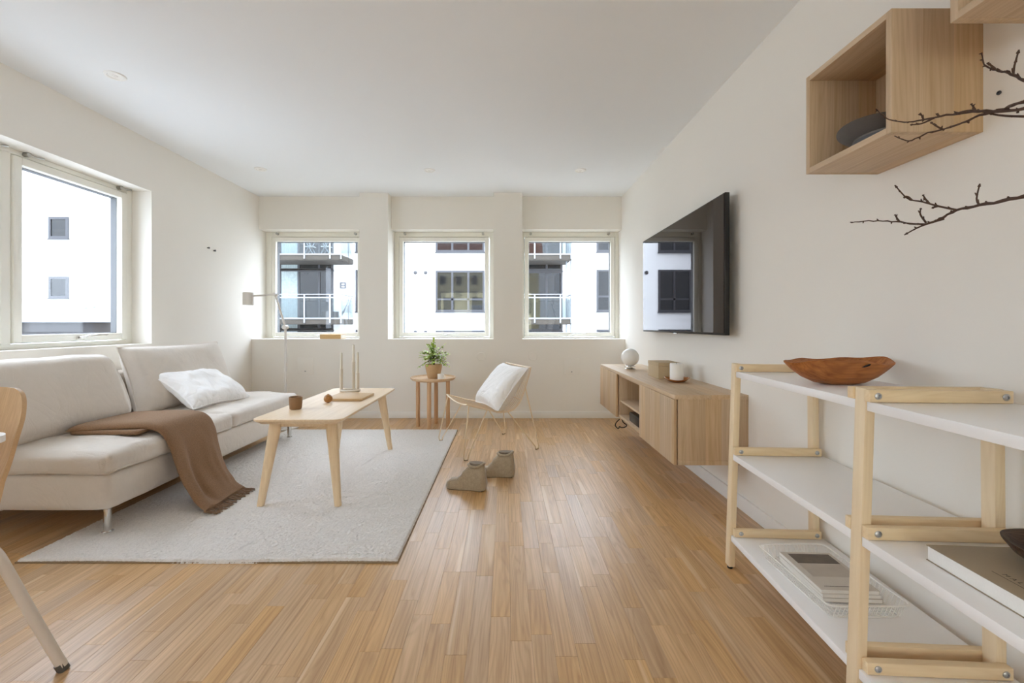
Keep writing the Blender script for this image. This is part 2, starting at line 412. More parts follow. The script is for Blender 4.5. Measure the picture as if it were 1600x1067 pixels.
for s in strips:
    if id(s) in pick:
        key = (round(s[1]-s[0], 4), round(s[3]-s[2], 4))
        if key not in cache:
            o = strip_mesh(MB(), 0, s[1]-s[0]-GAP, 0, s[3]-s[2]-GAP).build('floorboard', 'floor', fl, smooth=0); cache[key] = o
        else:
            o = cache[key].copy(); COL.objects.link(o); o.parent = fl
        o.location = (s[0], s[2], 0)
    else: strip_mesh(rest, s[0], s[1]-GAP, s[2], s[3]-GAP)
strip_mesh(rest, XL, XR, YF, -.95)
r_ = rest.build('floorboards', 'floor_i', fl, smooth=0); r_['kind'] = 'stuff'

struct(MB().box(XL-.3, XR+.3, YF-.2, YB+.55, H, H+.2).build('ceiling', 'ceil', smooth=0))
# right wall
struct(MB().box(XR, XR+.25, YF-.2, YB+.55, 0, H).build('wall_right', 'wall', smooth=0))
# left wall with two openings
WZ0, WZ1 = .868, 2.056
lw = MB(); XO = XL-.32
ops = [(-2.6, -.9, WZ0, WZ1), (1.62, 3.397, WZ0, WZ1)]  # first opening is out of view, added to let in more daylight
ys = [YF-.2]+[v for o in ops for v in o[:2]]+[YB+.55]
for i in range(0, len(ys), 2): lw.box(XO, XL, ys[i], ys[i+1], 0, H)
for (a, b, z0, z1) in ops: lw.box(XO, XL, a, b, 0, z0); lw.box(XO, XL, a, b, z1, H)
struct(lw.build('wall_left', 'wall', smooth=0))
# rear wall behind the camera: unseen glazed opening added and sized for fill light
rw = MB(); rw.box(XL, -2.1, YF-.2, YF, 0, H); rw.box(.9, XR, YF-.2, YF, 0, H); rw.box(-2.1, .9, YF-.2, YF, 2.1, H); rw.box(-2.1, .9, YF-.2, YF, 0, .5)
struct(rw.build('wall_rear', 'wall', smooth=0))
# back wall: parapet, pillars, beam
SZ, BZ = .858, 2.082
wb = struct(MB().box(XL, XR, YB, YB+.52, 0, SZ).build('wall_back', 'wall', smooth=0))
for (a, b) in ((-1.591, -1.28), (-.132, .181)):
    MB().box(a, b, YB, YB+.52, SZ, H).build('pillar', 'wall', wb, smooth=0)
MB().box(XL, -1.591, YB+.142, YB+.52, BZ, H).box(-1.28, -.132, YB+.142, YB+.52, BZ, H).box(.181, XR, YB+.142, YB+.52, BZ, H).build('beam', 'wall', wb, smooth=0)
# baseboards
struct(MB().box(XL, XR, YB-.014, YB, 0, .075, .002).build('baseboard_back', 'white'))
struct(MB().box(XR-.014, XR, YF, YB-.014, 0, .075, .002).build('baseboard_right', 'white'))
struct(MB().box(XL, XL+.014, YF, YB-.014, 0, .075, .002).build('baseboard_left', 'white'))

def ring(mb, x0, x1, z0, z1, wl, wr, wb_, wt, y0, y1, c=.003):
    mb.box(x0, x0+wl, y0, y1, z0, z1, c); mb.box(x1-wr, x1, y0, y1, z0, z1, c)
    mb.box(x0+wl, x1-wr, y0, y1, z0, z0+wb_, c); mb.box(x0+wl, x1-wr, y0, y1, z1-wt, z1, c); return mb
def window(n, mat, x0, x1, z0, z1, sashes, fw, handles=True, hooks=False):
    """outer frame fills x0..x1, z0..z1; sashes: list of (x0, x1); fw = frame margins bottom, top"""
    mb = MB(); s0, s1 = sashes[0][0], sashes[-1][1]
    ring(mb, x0, x1, z0, z1, s0-x0, x1-s1, fw[0], fw[1], 0, .11)
    for a, b in zip(sashes, sashes[1:]): mb.box(a[1], b[0], 0, .11, z0+fw[0], z1-fw[1])
    root = struct(mb.xf(mat).build('window_%d' % n, 'cream'))
    for (a, b) in sashes:
        g = .007
        sa = ring(MB(), a+g, b-g, z0+fw[0]+g, z1-fw[1]-g, .046, .046, .048, .046, -.012, .06, .004)
        so = sa.xf(mat).build('sash', 'cream', root)
        MB().box(a+.045, b-.045, .022, .028, z0+fw[0]+.047, z1-fw[1]-.045).xf(mat).build('pane', 'glass', so, smooth=0)
        ga = ring(MB(), a+g+.044, b-g-.044, z0+fw[0]+g+.046, z1-fw[1]-g-.044, .006, .006, .006, .006, .029, .072, 0)
        ga.xf(mat).build('gasket', 'gasket', so, smooth=0)
        if handles:
            m_ = (a+b)/2+.02; zc = z0+fw[0]+.028
            h = MB().box(m_-.035, m_+.02, -.022, -.012, zc-.012, zc+.012, .004)
            h.tube(smooth_path([(m_-.02, -.03, zc), (m_+.0, -.042, zc+.004), (m_+.05, -.05, zc+.016), (m_+.16, -.046, zc+.02)]), [.009]*12+[.007]*7, 8)
            h.xf(mat).build('handle', 'chrome', so)
        for xx in (a+.075, b-.075):
            zc = z1-fw[1]*.42
            k = MB().tube([(xx, 0, zc), (xx, -.03, zc)], .014, 12)
            if hooks: k.tube([(xx, -.022, zc), (xx+.05, -.03, zc-.002), (xx+.085, -.028, zc+.006)], .006, 8)
            k.xf(mat).build('blind_bracket', 'steel', root)
    return root
def mat_back(): return Matrix.Translation((0, 5.02, 0))
window(1, mat_back(), XL, -1.591, SZ, BZ, [(-2.70, -1.652)], (.012, .055))
window(2, mat_back(), -1.28, -.132, SZ, BZ, [(-1.233, -.185)], (.012, .055))
window(3, mat_back(), .181, XR, SZ, BZ, [(.214, 1.262)], (.012, .055))
ml = frame_basis((-2.915, 0, 0), (0, 1, 0), (-1, 0, 0), (0, 0, 1))
window(4, ml, 1.62, 3.397, WZ0, WZ1, [(1.67, 2.515), (2.562, 3.347)], (.03, .03), hooks=True)
window(5, frame_basis((-2.915, 0, 0), (0, 1, 0), (-1, 0, 0), (0, 0, 1)), -2.6, -.9, WZ0, WZ1, [(-2.55, -1.78), (-1.72, -.95)], (.03, .03), handles=False)  # unseen window added behind the camera to brighten the room
window(6, frame_basis((0, YF-.05, 0), (-1, 0, 0), (0, -1, 0), (0, 0, 1)), -.9, 2.1, .5, 2.1, [(-.85, .57), (.63, 2.05)], (.03, .05), handles=False)  # glazing of the added rear opening, unseen, there for fill light

# small fixtures of the walls
def plate(name, px, py, w, h, label, cat, rnd=False):
    x, y, z = P(px, py, YB)
    if rnd: o = MB().lathe([(0, -.006), (w/2-.003, -.006), (w/2, -.003), (w/2, 0)], n=28).xf(Matrix.Translation((x, YB, z)) @ Matrix.Rotation(math.radians(-90), 4, 'X')).build(name, 'wall')
    else:
        o = thing(name, (x, YB, z-h/2), label, cat)
        MB().box(-w/2, w/2, -.006, 0, 0, h, .002).build('cover', 'wall', o)
        MB().box(-w/2+.006, w/2-.006, -.0075, -.006, .006, h-.006, .0005).build('door', 'wall', o)
        MB().lathe([(0, -.004), (.008, -.004), (.008, 0)], n=12).xf(Matrix.Translation((0, -.0075, h*.2)) @ Matrix.Rotation(math.radians(-90), 4, 'X')).build('lock', 'steel', o)
        return o
    return tag(o, label, cat)
plate('access_panel', 477.5, 572, .175, .182, 'square wall coloured access panel below the left back window behind the floor lamp', 'panel')
plate('access_panel', 893, 573, .17, .18, 'square wall coloured access panel below the right back window beside the media cabinet', 'panel')
plate('cover_plate', 752, 557, .095, 0, 'round blank wall cover between the plant and the chair', 'cover', True)
plate('cover_plate', 833, 557, .095, 0, 'round blank wall cover just above right edge of the wire chair back', 'cover', True)
x, y, z = P(409, 613.5, YB)
o = thing('wall_socket', (x, YB, z-.025), 'small pale wall socket low on the back wall beside the sofa end', 'socket')
MB().box(-.03, .03, -.012, 0, 0, .055, .004).build('cover', 'white', o); MB().lathe([(.02, -.001), (.02, -.004), (0, -.004)], n=16).xf(Matrix.Translation((0, -.012, .028)) @ Matrix.Rotation(math.radians(90), 4, 'X')).build('socket_insert', 'steel', o)
for yy, zz, lab in ((4.033, 1.727, 'small screw in the left wall, the left one of a pair above the sofa'), (4.12, 1.715, 'small screw in the left wall, the right one of a pair above the sofa')):
    tag(MB().lathe([(0, 0), (.006, 0), (.006, .012), (.009, .012), (.009, .018), (0, .019)], n=12).xf(Matrix.Translation((XL, yy, zz)) @ Matrix.Rotation(math.radians(90), 4, 'Y')).build('wall_screw', 'gasket'), lab, 'screw')
tag(MB().lathe([(0, 0), (.003, 0), (.003, .003), (.0055, .003), (.0055, .005), (.002, .006), (.002, .003), (0, .003)], n=14).xf(Matrix.Translation((XR, XR*680/(1563-790), CAM_H+(507-145)*(XR*680/773)/680)) @ Matrix.Rotation(math.radians(-90), 4, 'Y')).build('wall_screw', 'gasket'), 'dark screw in the right wall between the two wall boxes', 'screw')
# recessed ceiling spots
for (px, py, lab) in ((180, 118, 'nearest recessed ceiling spotlight, above the left window'), (407, 264, 'recessed ceiling spotlight near the back left corner'),
                      (671, 266, 'recessed ceiling spotlight in front of the middle back window'), (907, 266, 'recessed ceiling spotlight in front of the right back window')):
    Y = 1.434*680/(507-py); X = (px-790)*Y/680
    o = thing('ceiling_spotlight', (X, Y, H), lab, 'spotlight', 'recessed spotlights in the white ceiling')
    MB().lathe([(.033, -.002), (.039, -.007), (.049, -.006), (.053, 0)], n=32).build('trim_ring', 'white', o)
    MB().lathe([(.035, -.0015), (.022, -.001), (.0, -.001)], n=24).build('reflector', 'steel', o)
    MB().lathe([(0, -.006), (.012, -.005), (.014, -.001)], n=20).build('bulb', 'globe', o)

# ================================================================== OUTSIDE
FY, PITCH = 21., 2.875
tag(MB().box(-60, 50, 5.6, 70, -6.3, -6).build('street_paving', 'asphalt', smooth=0), kind='structure')
ab = thing('apartment_building', (-8, FY, -6), 'white rendered apartment block with grey windows and balconies outside the windows', 'building')
def loc(mb): return mb.xf(Matrix.Translation((8, -FY, 6)))
loc(MB().box(-45, 22, FY, FY+1, -6, 9.6)).build('wall', 'facade', ab, smooth=0)
loc(MB().box(-45.1, 22.1, FY-.1, FY+1.1, 9.6, 9.85)).build('parapet', 'fgrey', ab, smooth=0)
def fpx(px): return (px-790)*FY/680
def fwin(x0, x1, z0, z1, vs=(), hs=(), curtain=False, fr=.09):
    mb = MB(); y0, y1 = FY-.06, FY+.02
    ring(mb, x0, x1, z0, z1, fr, fr, fr, fr, y0, y1, 0)
    mb.box(x0-.03, x1+.03, FY-.1, FY, z0-.05, z0)
    for v in vs: xx = x0+(x1-x0)*v; mb.box(xx-fr*.55, xx+fr*.55, y0, y1, z0+fr, z1-fr)
    for h in hs: zz = z0+(z1-z0)*h; mb.box(x0+fr, x1-fr, y0, y1, zz-fr*.5, zz+fr*.5)
    o = loc(mb).build('window', 'fgrey', ab, smooth=0)
    xs = [x0+fr]+[x0+(x1-x0)*v for v in vs]+[x1-fr]; zs = [z0+fr]+[z0+(z1-z0)*h for h in hs]+[z1-fr]
    for i in range(len(xs)-1):
        for j in range(len(zs)-1):
            g = fr*.5
            xa = xs[i]+(g if i else -.01); xb = xs[i+1]-(g if i < len(xs)-2 else -.01); za = zs[j]+(g if j else -.01); zb = zs[j+1]-(g if j < len(zs)-2 else -.01)
            loc(MB().box(xa, xb, FY-.025, FY-.015, za, zb)).build('pane', 'fglass', o, smooth=0)
    if curtain:
        G = [[(x0+fr+(x1-x0-2*fr)*t*curtain, FY-.029-.004*math.sin(t*60), zz) for zz in (z0+fr, z1-fr)] for t in np.linspace(0, 1, 60)]
        loc(MB().grid(G)).build('curtain', 'curtain', o)
for k in (-2, -1, 0, 1):
    d = k*PITCH
    fwin(fpx(681), fpx(757), 1.634+d, 3.61+d, (.34, .67), (.3,))
    fwin(fpx(556), fpx(630.6), 1.634+d, 3.65+d, (.34, .67), (.3,))
    fwin(fpx(932), fpx(990), 1.64+d, 3.66+d, (.46,), (.36,))
    fwin(fpx(437), fpx(521), .75+d, 3.70+d, (.36, .74), (), .34)
    fwin(fpx(780), fpx(878.6), .72+d, 3.58+d, (.36, .75), (), .3)
    fwin(fpx(77), fpx(108), 2.28+d, 3.33+d, (), (), False, .12)
    for vx in (649, 665):
        loc(MB().lathe([(0, -.05), (.06, -.05), (.09, -.03), (.095, 0)], n=20).xf(Matrix.Translation((fpx(vx), FY, 3.52+d)) @ Matrix.Rotation(math.radians(-90), 4, 'X'))).build('vent', 'fgrey', ab)
loc(ring(MB(), fpx(532), fpx(541), 2.75, 3.05, .05, .05, .05, .05, FY-.08, FY, 0).box(fpx(532)+.05, fpx(541)-.05, FY-.06, FY, 2.87, 2.92)).build('vent_grille', 'fgrey', ab, smooth=0)
def balcony(x0, x1, z, wrap, glass=True):
    """slab from the facade out to Y=19.5, railing posts, rails and glass"""
    yf = 19.5
    b = loc(MB().box(x0, x1, yf, FY, z-.22, z)).build('balcony_slab', 'fslab', ab, smooth=0)
    loc(MB().box(x0+.03, x1-.03, yf+.03, FY, z-.25, z-.22)).build('soffit', 'fsoff', b, smooth=0)
    mb = MB(); mb.box(x0, x1, yf-.03, yf, z-.01, z+.05); mb.box(x0, x1, yf-.03, yf, z+.93, z+.98); mb.box(x0, x1, yf-.02, yf+.01, z+1.08, z+1.12)
    mb.box(x1-.03, x1+.01, yf, FY, z+1.06, z+1.11)
    xs = np.arange(x1-.5, x0, -1.15)
    for xx in list(xs): mb.box(xx-.03, xx+.03, yf-.06, yf-.03, z-.18, z+1.1)
    mb.box(x1-.04, x1, yf-.04, yf, z-.2, z+1.1); mb.box(x1-.04, x1, FY-.6, FY-.56, z-.2, z+1.1)
    if wrap: mb.tube([(x1-.1, yf, z), (x1+.02, FY-.3, z+1.0)], .045, 6)
    loc(mb).build('railing', 'frail', b, smooth=0)
    loc(MB().box(x0, x1-.03, yf-.012, yf-.004, z+.06, z+.92).box(x1-.02, x1-.01, yf, FY, z+.06, z+.92)).build('railing_glass', 'fblue', b, smooth=0)
for k in (-1, 0, 1):
    z = 1.27+k*PITCH
    balcony(-12.4, -7.35, z, k == 0); balcony(-.3, 2.95, z, False)
loc(MB().tube([(2.98, 19.75, -6), (2.98, 19.75, 9.6)], .05, 8)).build('downpipe', 'frail', ab)
loc(MB().tube([(2.78, 19.9, -6), (2.78, 19.9, 9.6)], .035, 8)).build('downpipe', 'frail', ab)
# folding chairs on the upper balcony, a crate and a lantern on the lower one
for i, bx in enumerate((-9.0, -8.25)):
    o = thing('folding_chair', (bx, 20.05, 1.27+PITCH), ['white folding chair on the upper balcony, the left of two', 'white folding chair on the upper balcony, the right of two'][i], 'chair', 'folding chairs on the upper balcony')
    MB().tube([(-.25, -.15, 0), (.22, -.15, .8)], .025, 6).tube([(-.25, .15, 0), (.22, .15, .8)], .025, 6).build('frame', 'frail', o)
    MB().tube([(.25, -.17, 0), (-.22, -.17, .8)], .025, 6).tube([(.25, .17, 0), (-.22, .17, .8)], .025, 6).build('frame', 'frail', o)
    MB().box(-.2, .2, -.18, .18, .43, .46).build('seat', 'white', o)
tag(MB().box(-8.5, -7.85, 20.1, 20.5, 1.27, 1.62, .02).box(-8.45, -7.9, 20.09, 20.11, 1.34, 1.56).build('storage_crate', 'fslab'), 'brown storage crate on the lower balcony behind the railing', 'crate')
o = thing('lantern', (-10.85, 20.1, 1.27), 'pale lantern on the lower balcony at its left end', 'lantern')
MB().lathe([(.0, 0), (.16, 0), (.2, .1), (.18, .24), (.1, .3), (0, .31)], n=16).build('shade', 'wax', o); MB().lathe([(.21, -.0), (.21, .03), (0, .03)], n=16).build('base', 'tan', o)
# low roof seen through the left window
lb = thing('roof_terrace', (-12.6, 12.5, -6), 'low neighbouring roof with dark cladding and pale coping below the left window', 'building')
MB().box(-2.4, .75, 0, 4, 0, 7.08).build('cladding', 'roofd', lb, smooth=0)
MB().box(.75, 2.1, 0, 4, 0, 7.08).build('cladding', 'roofb', lb, smooth=0)
MB().box(-2.5, 2.2, -.08, 4.1, 7.08, 7.19, .01).build('coping', 'frail', lb)
o = thing('roof_lamp', (-12.95, 12.7, 1.19), 'thin bent white lamp arm standing on the low roof outside', 'lamp')
MB().tube(smooth_path([(0, 0, 0), (.02, 0, .12), (.12, 0, .19), (.75, 0, .32)]), [.03]*19, 8).build('pole', 'frail', o)
MB().box(.7, .95, -.05, .05, .30, .38, .02).build('lamp_head', 'frail', o)
# yellow house across the street behind the camera, mirrored in the far panes
yh = thing('yellow_house', (-3.5, -30, -6), 'yellow house with red roof across the street behind the camera', 'house')
MB().box(-11, 9, -6, 0, 0, 16).build('wall', 'yellow', yh, smooth=0); MB().prism([(-11.5, 0), (9.5, 0), (9.5, .3), (-11.5, .3)], 16, 16.3).build('eaves', 'white', yh)
MB().add([(-11.5, .4, 16.2), (9.5, .4, 16.2), (9.5, -6.4, 16.2), (-11.5, -6.4, 16.2), (-11.5, -3, 21), (9.5, -3, 21)], [(0, 1, 5, 4), (2, 3, 4, 5), (0, 4, 3), (1, 2, 5), (0, 3, 2, 1)]).build('roof', 'rooft', yh, smooth=0)
for zz in (2, 5, 8, 11, 13.6):
    for xx in np.arange(-10, 8, 2.6): MB().box(xx, xx+1.0, .0, .06, zz, zz+1.5).build('window', 'fgrey', yh, smooth=0)

# ================================================================== LARGE FURNITURE
# ---- rug
RX0, RX1, RY0, RY1 = -2.085, -.46, 1.853, 4.165
nx, ny = 300, 430
rgn = np.random.default_rng(3)
u = np.linspace(0, 1, nx+1); v = np.linspace(0, 1, ny+1); Ug, Vg = np.meshgrid(u, v, indexing='ij')
ju = rgn.normal(0, .0012, Ug.shape); jv = rgn.normal(0, .0012, Ug.shape)
X = RX0+(RX1-RX0)*Ug+ju; Y = RY0+(RY1-RY0)*Vg+jv+.006*np.sin(Ug*9)*(Vg < .02)
edge = np.minimum(np.minimum(Ug, 1-Ug)*(RX1-RX0), np.minimum(Vg, 1-Vg)*(RY1-RY0))
Z = .013*np.clip(edge/.008, 0, 1)**.5+.0015+rgn.normal(0, .0016, Ug.shape)*(edge > .001)
Z[0, :] = Z[-1, :] = .0005; Z[:, 0] = Z[:, -1] = .0005
vs = np.stack([X, Y, Z], -1).reshape(-1, 3); idx = np.arange((nx+1)*(ny+1)).reshape(nx+1, ny+1)
fs = np.stack([idx[:-1, :-1], idx[1:, :-1], idx[1:, 1:], idx[:-1, 1:]], -1).reshape(-1, 4)
me = bpy.data.meshes.new('rug'); me.vertices.add(len(vs)); me.vertices.foreach_set('co', vs.ravel())
me.loops.add(fs.size); me.loops.foreach_set('vertex_index', fs.ravel().astype(np.int32))
me.polygons.add(len(fs)); me.polygons.foreach_set('loop_start', np.arange(0, fs.size, 4, dtype=np.int32))
me.update(calc_edges=True); me.validate(); me.shade_smooth(); me.materials.append(M['rug'])
rug = bpy.data.objects.new('rug', me); COL.objects.link(rug)
tag(rug, 'large off white looped wool rug under the coffee table and sofa', 'rug')
MB().box(RX0-.003, RX1+.003, RY0-.003, RY1+.003, .0003, .005).build('backing', plain('jute_backing', '8A7458', .9), rug, smooth=0)
RZ = .0155

# ---- sofa
so = thing('sofa', (0, 0, 0), 'long off white linen sofa without armrests along the left wall', 'sofa')
SX0, SX1, SY0, SY1 = -2.69, -1.885, 2.06, 3.92
soft_box(SX0, SX1, SY0, SY1, .128, .305, .022, (12, 26, 8), side=.012, wr=.003, ws=5, seed=2).build('base_frame', 'sofa', so, smooth=80)
ym = 2.99
for (a, b, sd) in ((SY0-.012, ym, 1.), (ym+.004, SY1+.01, 5.)):
    q = soft_box(SX0+.01, SX1+.018, a, b, .300, .405, .032, (26, 30, 10), crown=.024, side=.004, wr=.009, ws=8, seed=sd).build('seat_cushion', 'sofa', so, smooth=80)
    MB().tube([(SX0+.05, a+.008, .318), (SX1+.0, a+.006, .318), (SX1+.012, a+.03, .318), (SX1+.012, b-.03, .318), (SX1+.0, b-.006, .318), (SX0+.05, b-.008, .318)], .006, 6).build('piping', 'sofa', q)
soft_box(-2.755, -2.60, SY0+.03, SY1-.02, .13, .70, .05, (8, 22, 10), side=.008, wr=.004, seed=4).build('backrest', 'sofab', so, smooth=80)
def place_cushion(w, h, t, o, ex, ez, m, name, parent, seed, wr=.007, pinch=.07, n=30, sag=.15, ws=7.):
    ex = Vector(ex).normalized(); ez = Vector(ez); ez = (ez-ex*ez.dot(ex)).normalized(); ey = ez.cross(ex)
    mb, rim = cushion(w, h, t, n, pinch, wr, ws, seed, sag)
    mt = frame_basis(o, ex, ey, ez)
    ob = mb.xf(mt).build(name, m, parent, smooth=180)
    sm = MB().tube([(mt @ Vector(p))[:] for p in rim], .0045, 6, closed=True).build('seam', m, ob)
    return ob
# near back cushion: stands on the seat, leaning on the backrest
c1 = soft_box(-.43, .43, -.085, .085, -.225, .225, .075, (30, 10, 22), side=.028, crown=0, wr=.006, ws=5, seed=8)
mt = frame_basis((-2.50, 2.31, .618), (.12, 1, 0), (-.93, .11, -.38), (-.38, .04, .93))
q = c1.xf(mt).build('back_cushion', 'sofa', so, smooth=80)
q = place_cushion(.93, .50, .24, (-2.50, 3.37, .625), (.06, 1, 0), (-.30, 0, .95), 'sofa', 'back_cushion', so, 14., wr=.011, pinch=.05, sag=.2, ws=6)
for (lx, ly, lz) in ((-1.925, 2.105, RZ), (-1.925, 3.875, RZ), (-2.62, 2.105, 0), (-2.62, 3.875, 0)):
    MB().lathe([(.021, lz), (.023, lz+.003), (.0165, lz+.008), (.0165, .128)], n=20).xf(Matrix.Translation((lx, ly, 0))).build('leg', 'chrome', so)
# white scatter pillow
pw = thing('scatter_pillow', (-2.16, 3.25, .43), 'crumpled white cotton pillow lying on the sofa seat against the far back cushion', 'pillow')
place_cushion(.57, .40, .15, (-.105, .03, .112), (.12, 1, -.03), (-.80, .05, .55), 'pillow', 'pillow_body', pw, 21., wr=.022, pinch=.13, ws=8)

# ---- throw blanket
th = thing('throw_blanket', (-1.9, 2.55, RZ), 'brown woollen throw with fringe hanging over the sofa front onto the rug', 'blanket')
prof = [(-2.33, .450), (-2.22, .455), (-2.06, .458), (-1.95, .452), (-1.885, .425), (-1.848, .36), (-1.825, .27), (-1.79, .18), (-1.73, .10), (-1.66, .048), (-1.58, .026)]
yl = [2.30, 2.31, 2.335, 2.36, 2.37, 2.375, 2.375, 2.365, 2.345, 2.32, 2.29]
yr = [2.72, 2.725, 2.735, 2.755, 2.765, 2.765, 2.755, 2.735, 2.705, 2.665, 2.635]
pl = smooth_path([(a[0], l, a[1]) for a, l in zip(prof, yl)], 6); pr = smooth_path([(a[0], r, a[1]) for a, r in zip(prof, yr)], 6)
ns = 44
def th_pt(i, s, off):
    L, R_ = Vector(pl[i]), Vector(pr[i]); p = L.lerp(R_, s); t = i/(len(pl)-1)
    a = Vector(pl[max(0, i-1)]); b = Vector(pl[min(len(pl)-1, i+1)]); d = (b-a).normalized(); w = (R_-L).normalized(); nrm = w.cross(d); nrm = nrm if nrm.z >= -.3 and (nrm.x > 0 or nrm.z > .2) else -nrm
    h = max(0, min(1, (t-.42)/.3)); h *= 1-max(0., min(1., (t-.86)/.14))*.85; fold = .030*h*nz(s*3.2, t*.9, .3, 1.6, 4)+.014*h*math.sin(s*7.5+2*t+1.5*nz(s, t, 0, 3, 8))+.010*h*nz(s*9, t*2.2, .1, 1., 6)+.004*nz(p.x, p.y, p.z, 14, 2)
    sk = .02*h*math.sin(s*3.1)*0
    rim = (1-abs(2*s-1)**10)**.5
    th_ = (.030 if t < .35 else .030-.016*min(1, (t-.35)/.12))
    if t < .06: rim *= math.sqrt(max(0., 1-(1-t/.06)**2))
    return (p+nrm*(fold*(1 if t > .4 else 0)+off*th_*rim*(1.0 if off > 0 else .35)))
svals = [.5-.5*math.cos(math.pi*j/ns) for j in range(ns+1)]
mb = MB()
top = [[th_pt(i, s, 1)[:] for s in svals] for i in range(len(pl))]; bot = [[th_pt(i, s, -1)[:] for s in svals] for i in range(len(pl))]
mb.grid(top); mb.grid(bot)
for A in (0, -1):
    mb.grid([top[A], bot[A]])
mb.grid([[r[0] for r in top], [r[0] for r in bot]]); mb.grid([[r[-1] for r in top], [r[-1] for r in bot]])
mb.build('blanket_body', 'throw', th, smooth=75, origin=(-1.9, 2.55, RZ)).location = (0, 0, 0)
# second, lower layer of the fold on the seat
soft_box(-2.315, -1.95, 2.305, 2.70, .428, .452, .011, (20, 24, 4), wr=.003, ws=9, seed=6).build('folded_layer', 'throw', th, smooth=80, origin=(-1.9, 2.55, RZ)).location = (0, 0, 0)
fr = MB(); rf = random.Random(5)
for k in range(62):
    s = k/61; b0 = Vector(pl[-1]).lerp(Vector(pr[-1]), s); h = 0.
    d = Vector((.062+rf.uniform(-.015, .012), rf.uniform(-.028, .02), 0))
    z0 = b0.z+h*.6+.004
    fr.tube(smooth_path([(b0.x-.01, b0.y, z0), (b0.x+d.x*.35, b0.y+d.y*.4, max(RZ+.006, z0-.006)), (b0.x+d.x*.7, b0.y+d.y*.9+rf.uniform(-.006, .006), RZ+.006), (b0.x+d.x, b0.y+d.y, RZ+.004)], 3), [.0028]*9+[.0018], 5)
o = fr.build('fringe', 'fringe', th, origin=(-1.9, 2.55, RZ)); o.location = (0, 0, 0); o['kind'] = 'stuff'

# ---- coffee table
ct = thing('coffee_table', (-1.14, 2.95, RZ), 'pale ash coffee table with tapered legs standing on the rug', 'table')
hx, hy, ht = .247, .59, .5-RZ
def rrect(hx, hy, r, n=8):
    out = []
    for (cx, cy, a0) in ((hx-r, hy-r, 0), (-hx+r, hy-r, 90), (-hx+r, -hy+r, 180), (hx-r, -hy+r, 270)):
        for k in range(n+1):
            a = math.radians(a0+90*k/n); out.append((cx+r*math.cos(a), cy+r*math.sin(a)))
    return out
lay = [(hx-.0015, hy-.0015, ht), (hx, hy, ht-.002), (hx, hy, ht-.010), (hx-.028, hy-.028, ht-.030)]
mb = MB(); rings = []
for (a, b, z) in lay: rings.append([(x, y, z) for x, y in rrect(a, b, .045 if z > ht-.02 else .03)])
n = len(rings[0]); vs = [p for r in rings for p in r]; fs = [tuple(range(n)), tuple(range((len(lay)-1)*n, len(lay)*n))[::-1]]
for i in range(len(lay)-1): fs += [(i*n+k, (i+1)*n+k, (i+1)*n+(k+1) % n, i*n+(k+1) % n) for k in range(n)]
mb.add(vs, fs).build('tabletop', 'ash', ct, smooth=30)
for sx in (-1, 1):
    for sy in (-1, 1):
        rows = []
        for t in np.linspace(0, 1, 7):
            cx = sx*(.152+.058*t+.004); cy = sy*(.49+.055*t); z = (ht-.030)*(1-t)
            rx = .034-.016*t; ry = .021-.005*t
            rows.append([(cx+rx*math.copysign(abs(math.cos(a))**.7, math.cos(a)), cy+ry*math.copysign(abs(math.sin(a))**.7, math.sin(a)), z) for a in np.linspace(0, 2*math.pi, 21)[:-1]])
        mb = MB(); n = 20; vs = [p for r in rows for p in r]; fs = [tuple(range(n)), tuple(range(6*n, 7*n))[::-1]]
        for i in range(6): fs += [(i*n+k, (i+1)*n+k, (i+1)*n+(k+1) % n, i*n+(k+1) % n) for k in range(n)]
        mb.add(vs, fs).build('leg', 'ashz', ct, smooth=60)
MB().box(-.17, .17, -.50, -.47, ht-.06, ht-.029, .003).build('apron', 'ash', ct)
MB().box(-.17, .17, .47, .50, ht-.06, ht-.029, .003).build('apron', 'ash', ct)

# ---- media cabinet: three wall-hung units under one top
MX, MZ0, MZ1 = .902, .262, .638
def cab(y0, y1, label, door):
    o = thing('media_cabinet', (MX, (y0+y1)/2, MZ0), label, 'cabinet', 'wall hung media cabinet units'); a = (y0-y1)/2; b = -a; d = XR-MX; h = MZ1-MZ0-.024; t = .018; f = .022
    ca = MB(); ca.box(f, d, a+.0015, a+t, .024, h, .0008).box(f, d, b-t, b-.0015, .024, h, .0008).box(f, d, a, b, 0, .024, .0008).box(f, d, a+t, b-t, h-t, h, .0008).box(d-.006, d, a+t, b-t, .024, h-t)
    ca.build('body', 'oakx', o)
    if door: MB().box(0, f-.006, a+.0015, b-.0015, .001, h-.001, .001).build('door', 'oak', o)
    else: MB().box(f+.006, d-.01, a+t, b-t, .128, .144, .0008).build('shelf', 'oaky', o)
    return o
Y0c, Y1c, Y2c, Y3c = 2.332, 2.938, 3.545, 4.152
cab(Y0c, Y1c, 'oak wall hung cabinet unit with a closed door nearest the shelving unit', True)
cab(Y1c, Y2c, 'open oak wall hung cabinet unit with one inner shelf, middle of three', False)
cab(Y2c, Y3c, 'oak wall hung cabinet unit with a closed door nearest the back wall', True)
tag(MB().box(MX+.004, XR-.001, Y0c-.001, Y3c, MZ1-.024, MZ1, .001).build('cabinet_top', 'oaky', origin=(MX, 3.24, MZ1-.016)), 'long continuous oak top panel covering the three wall hung cabinet units', 'panel')

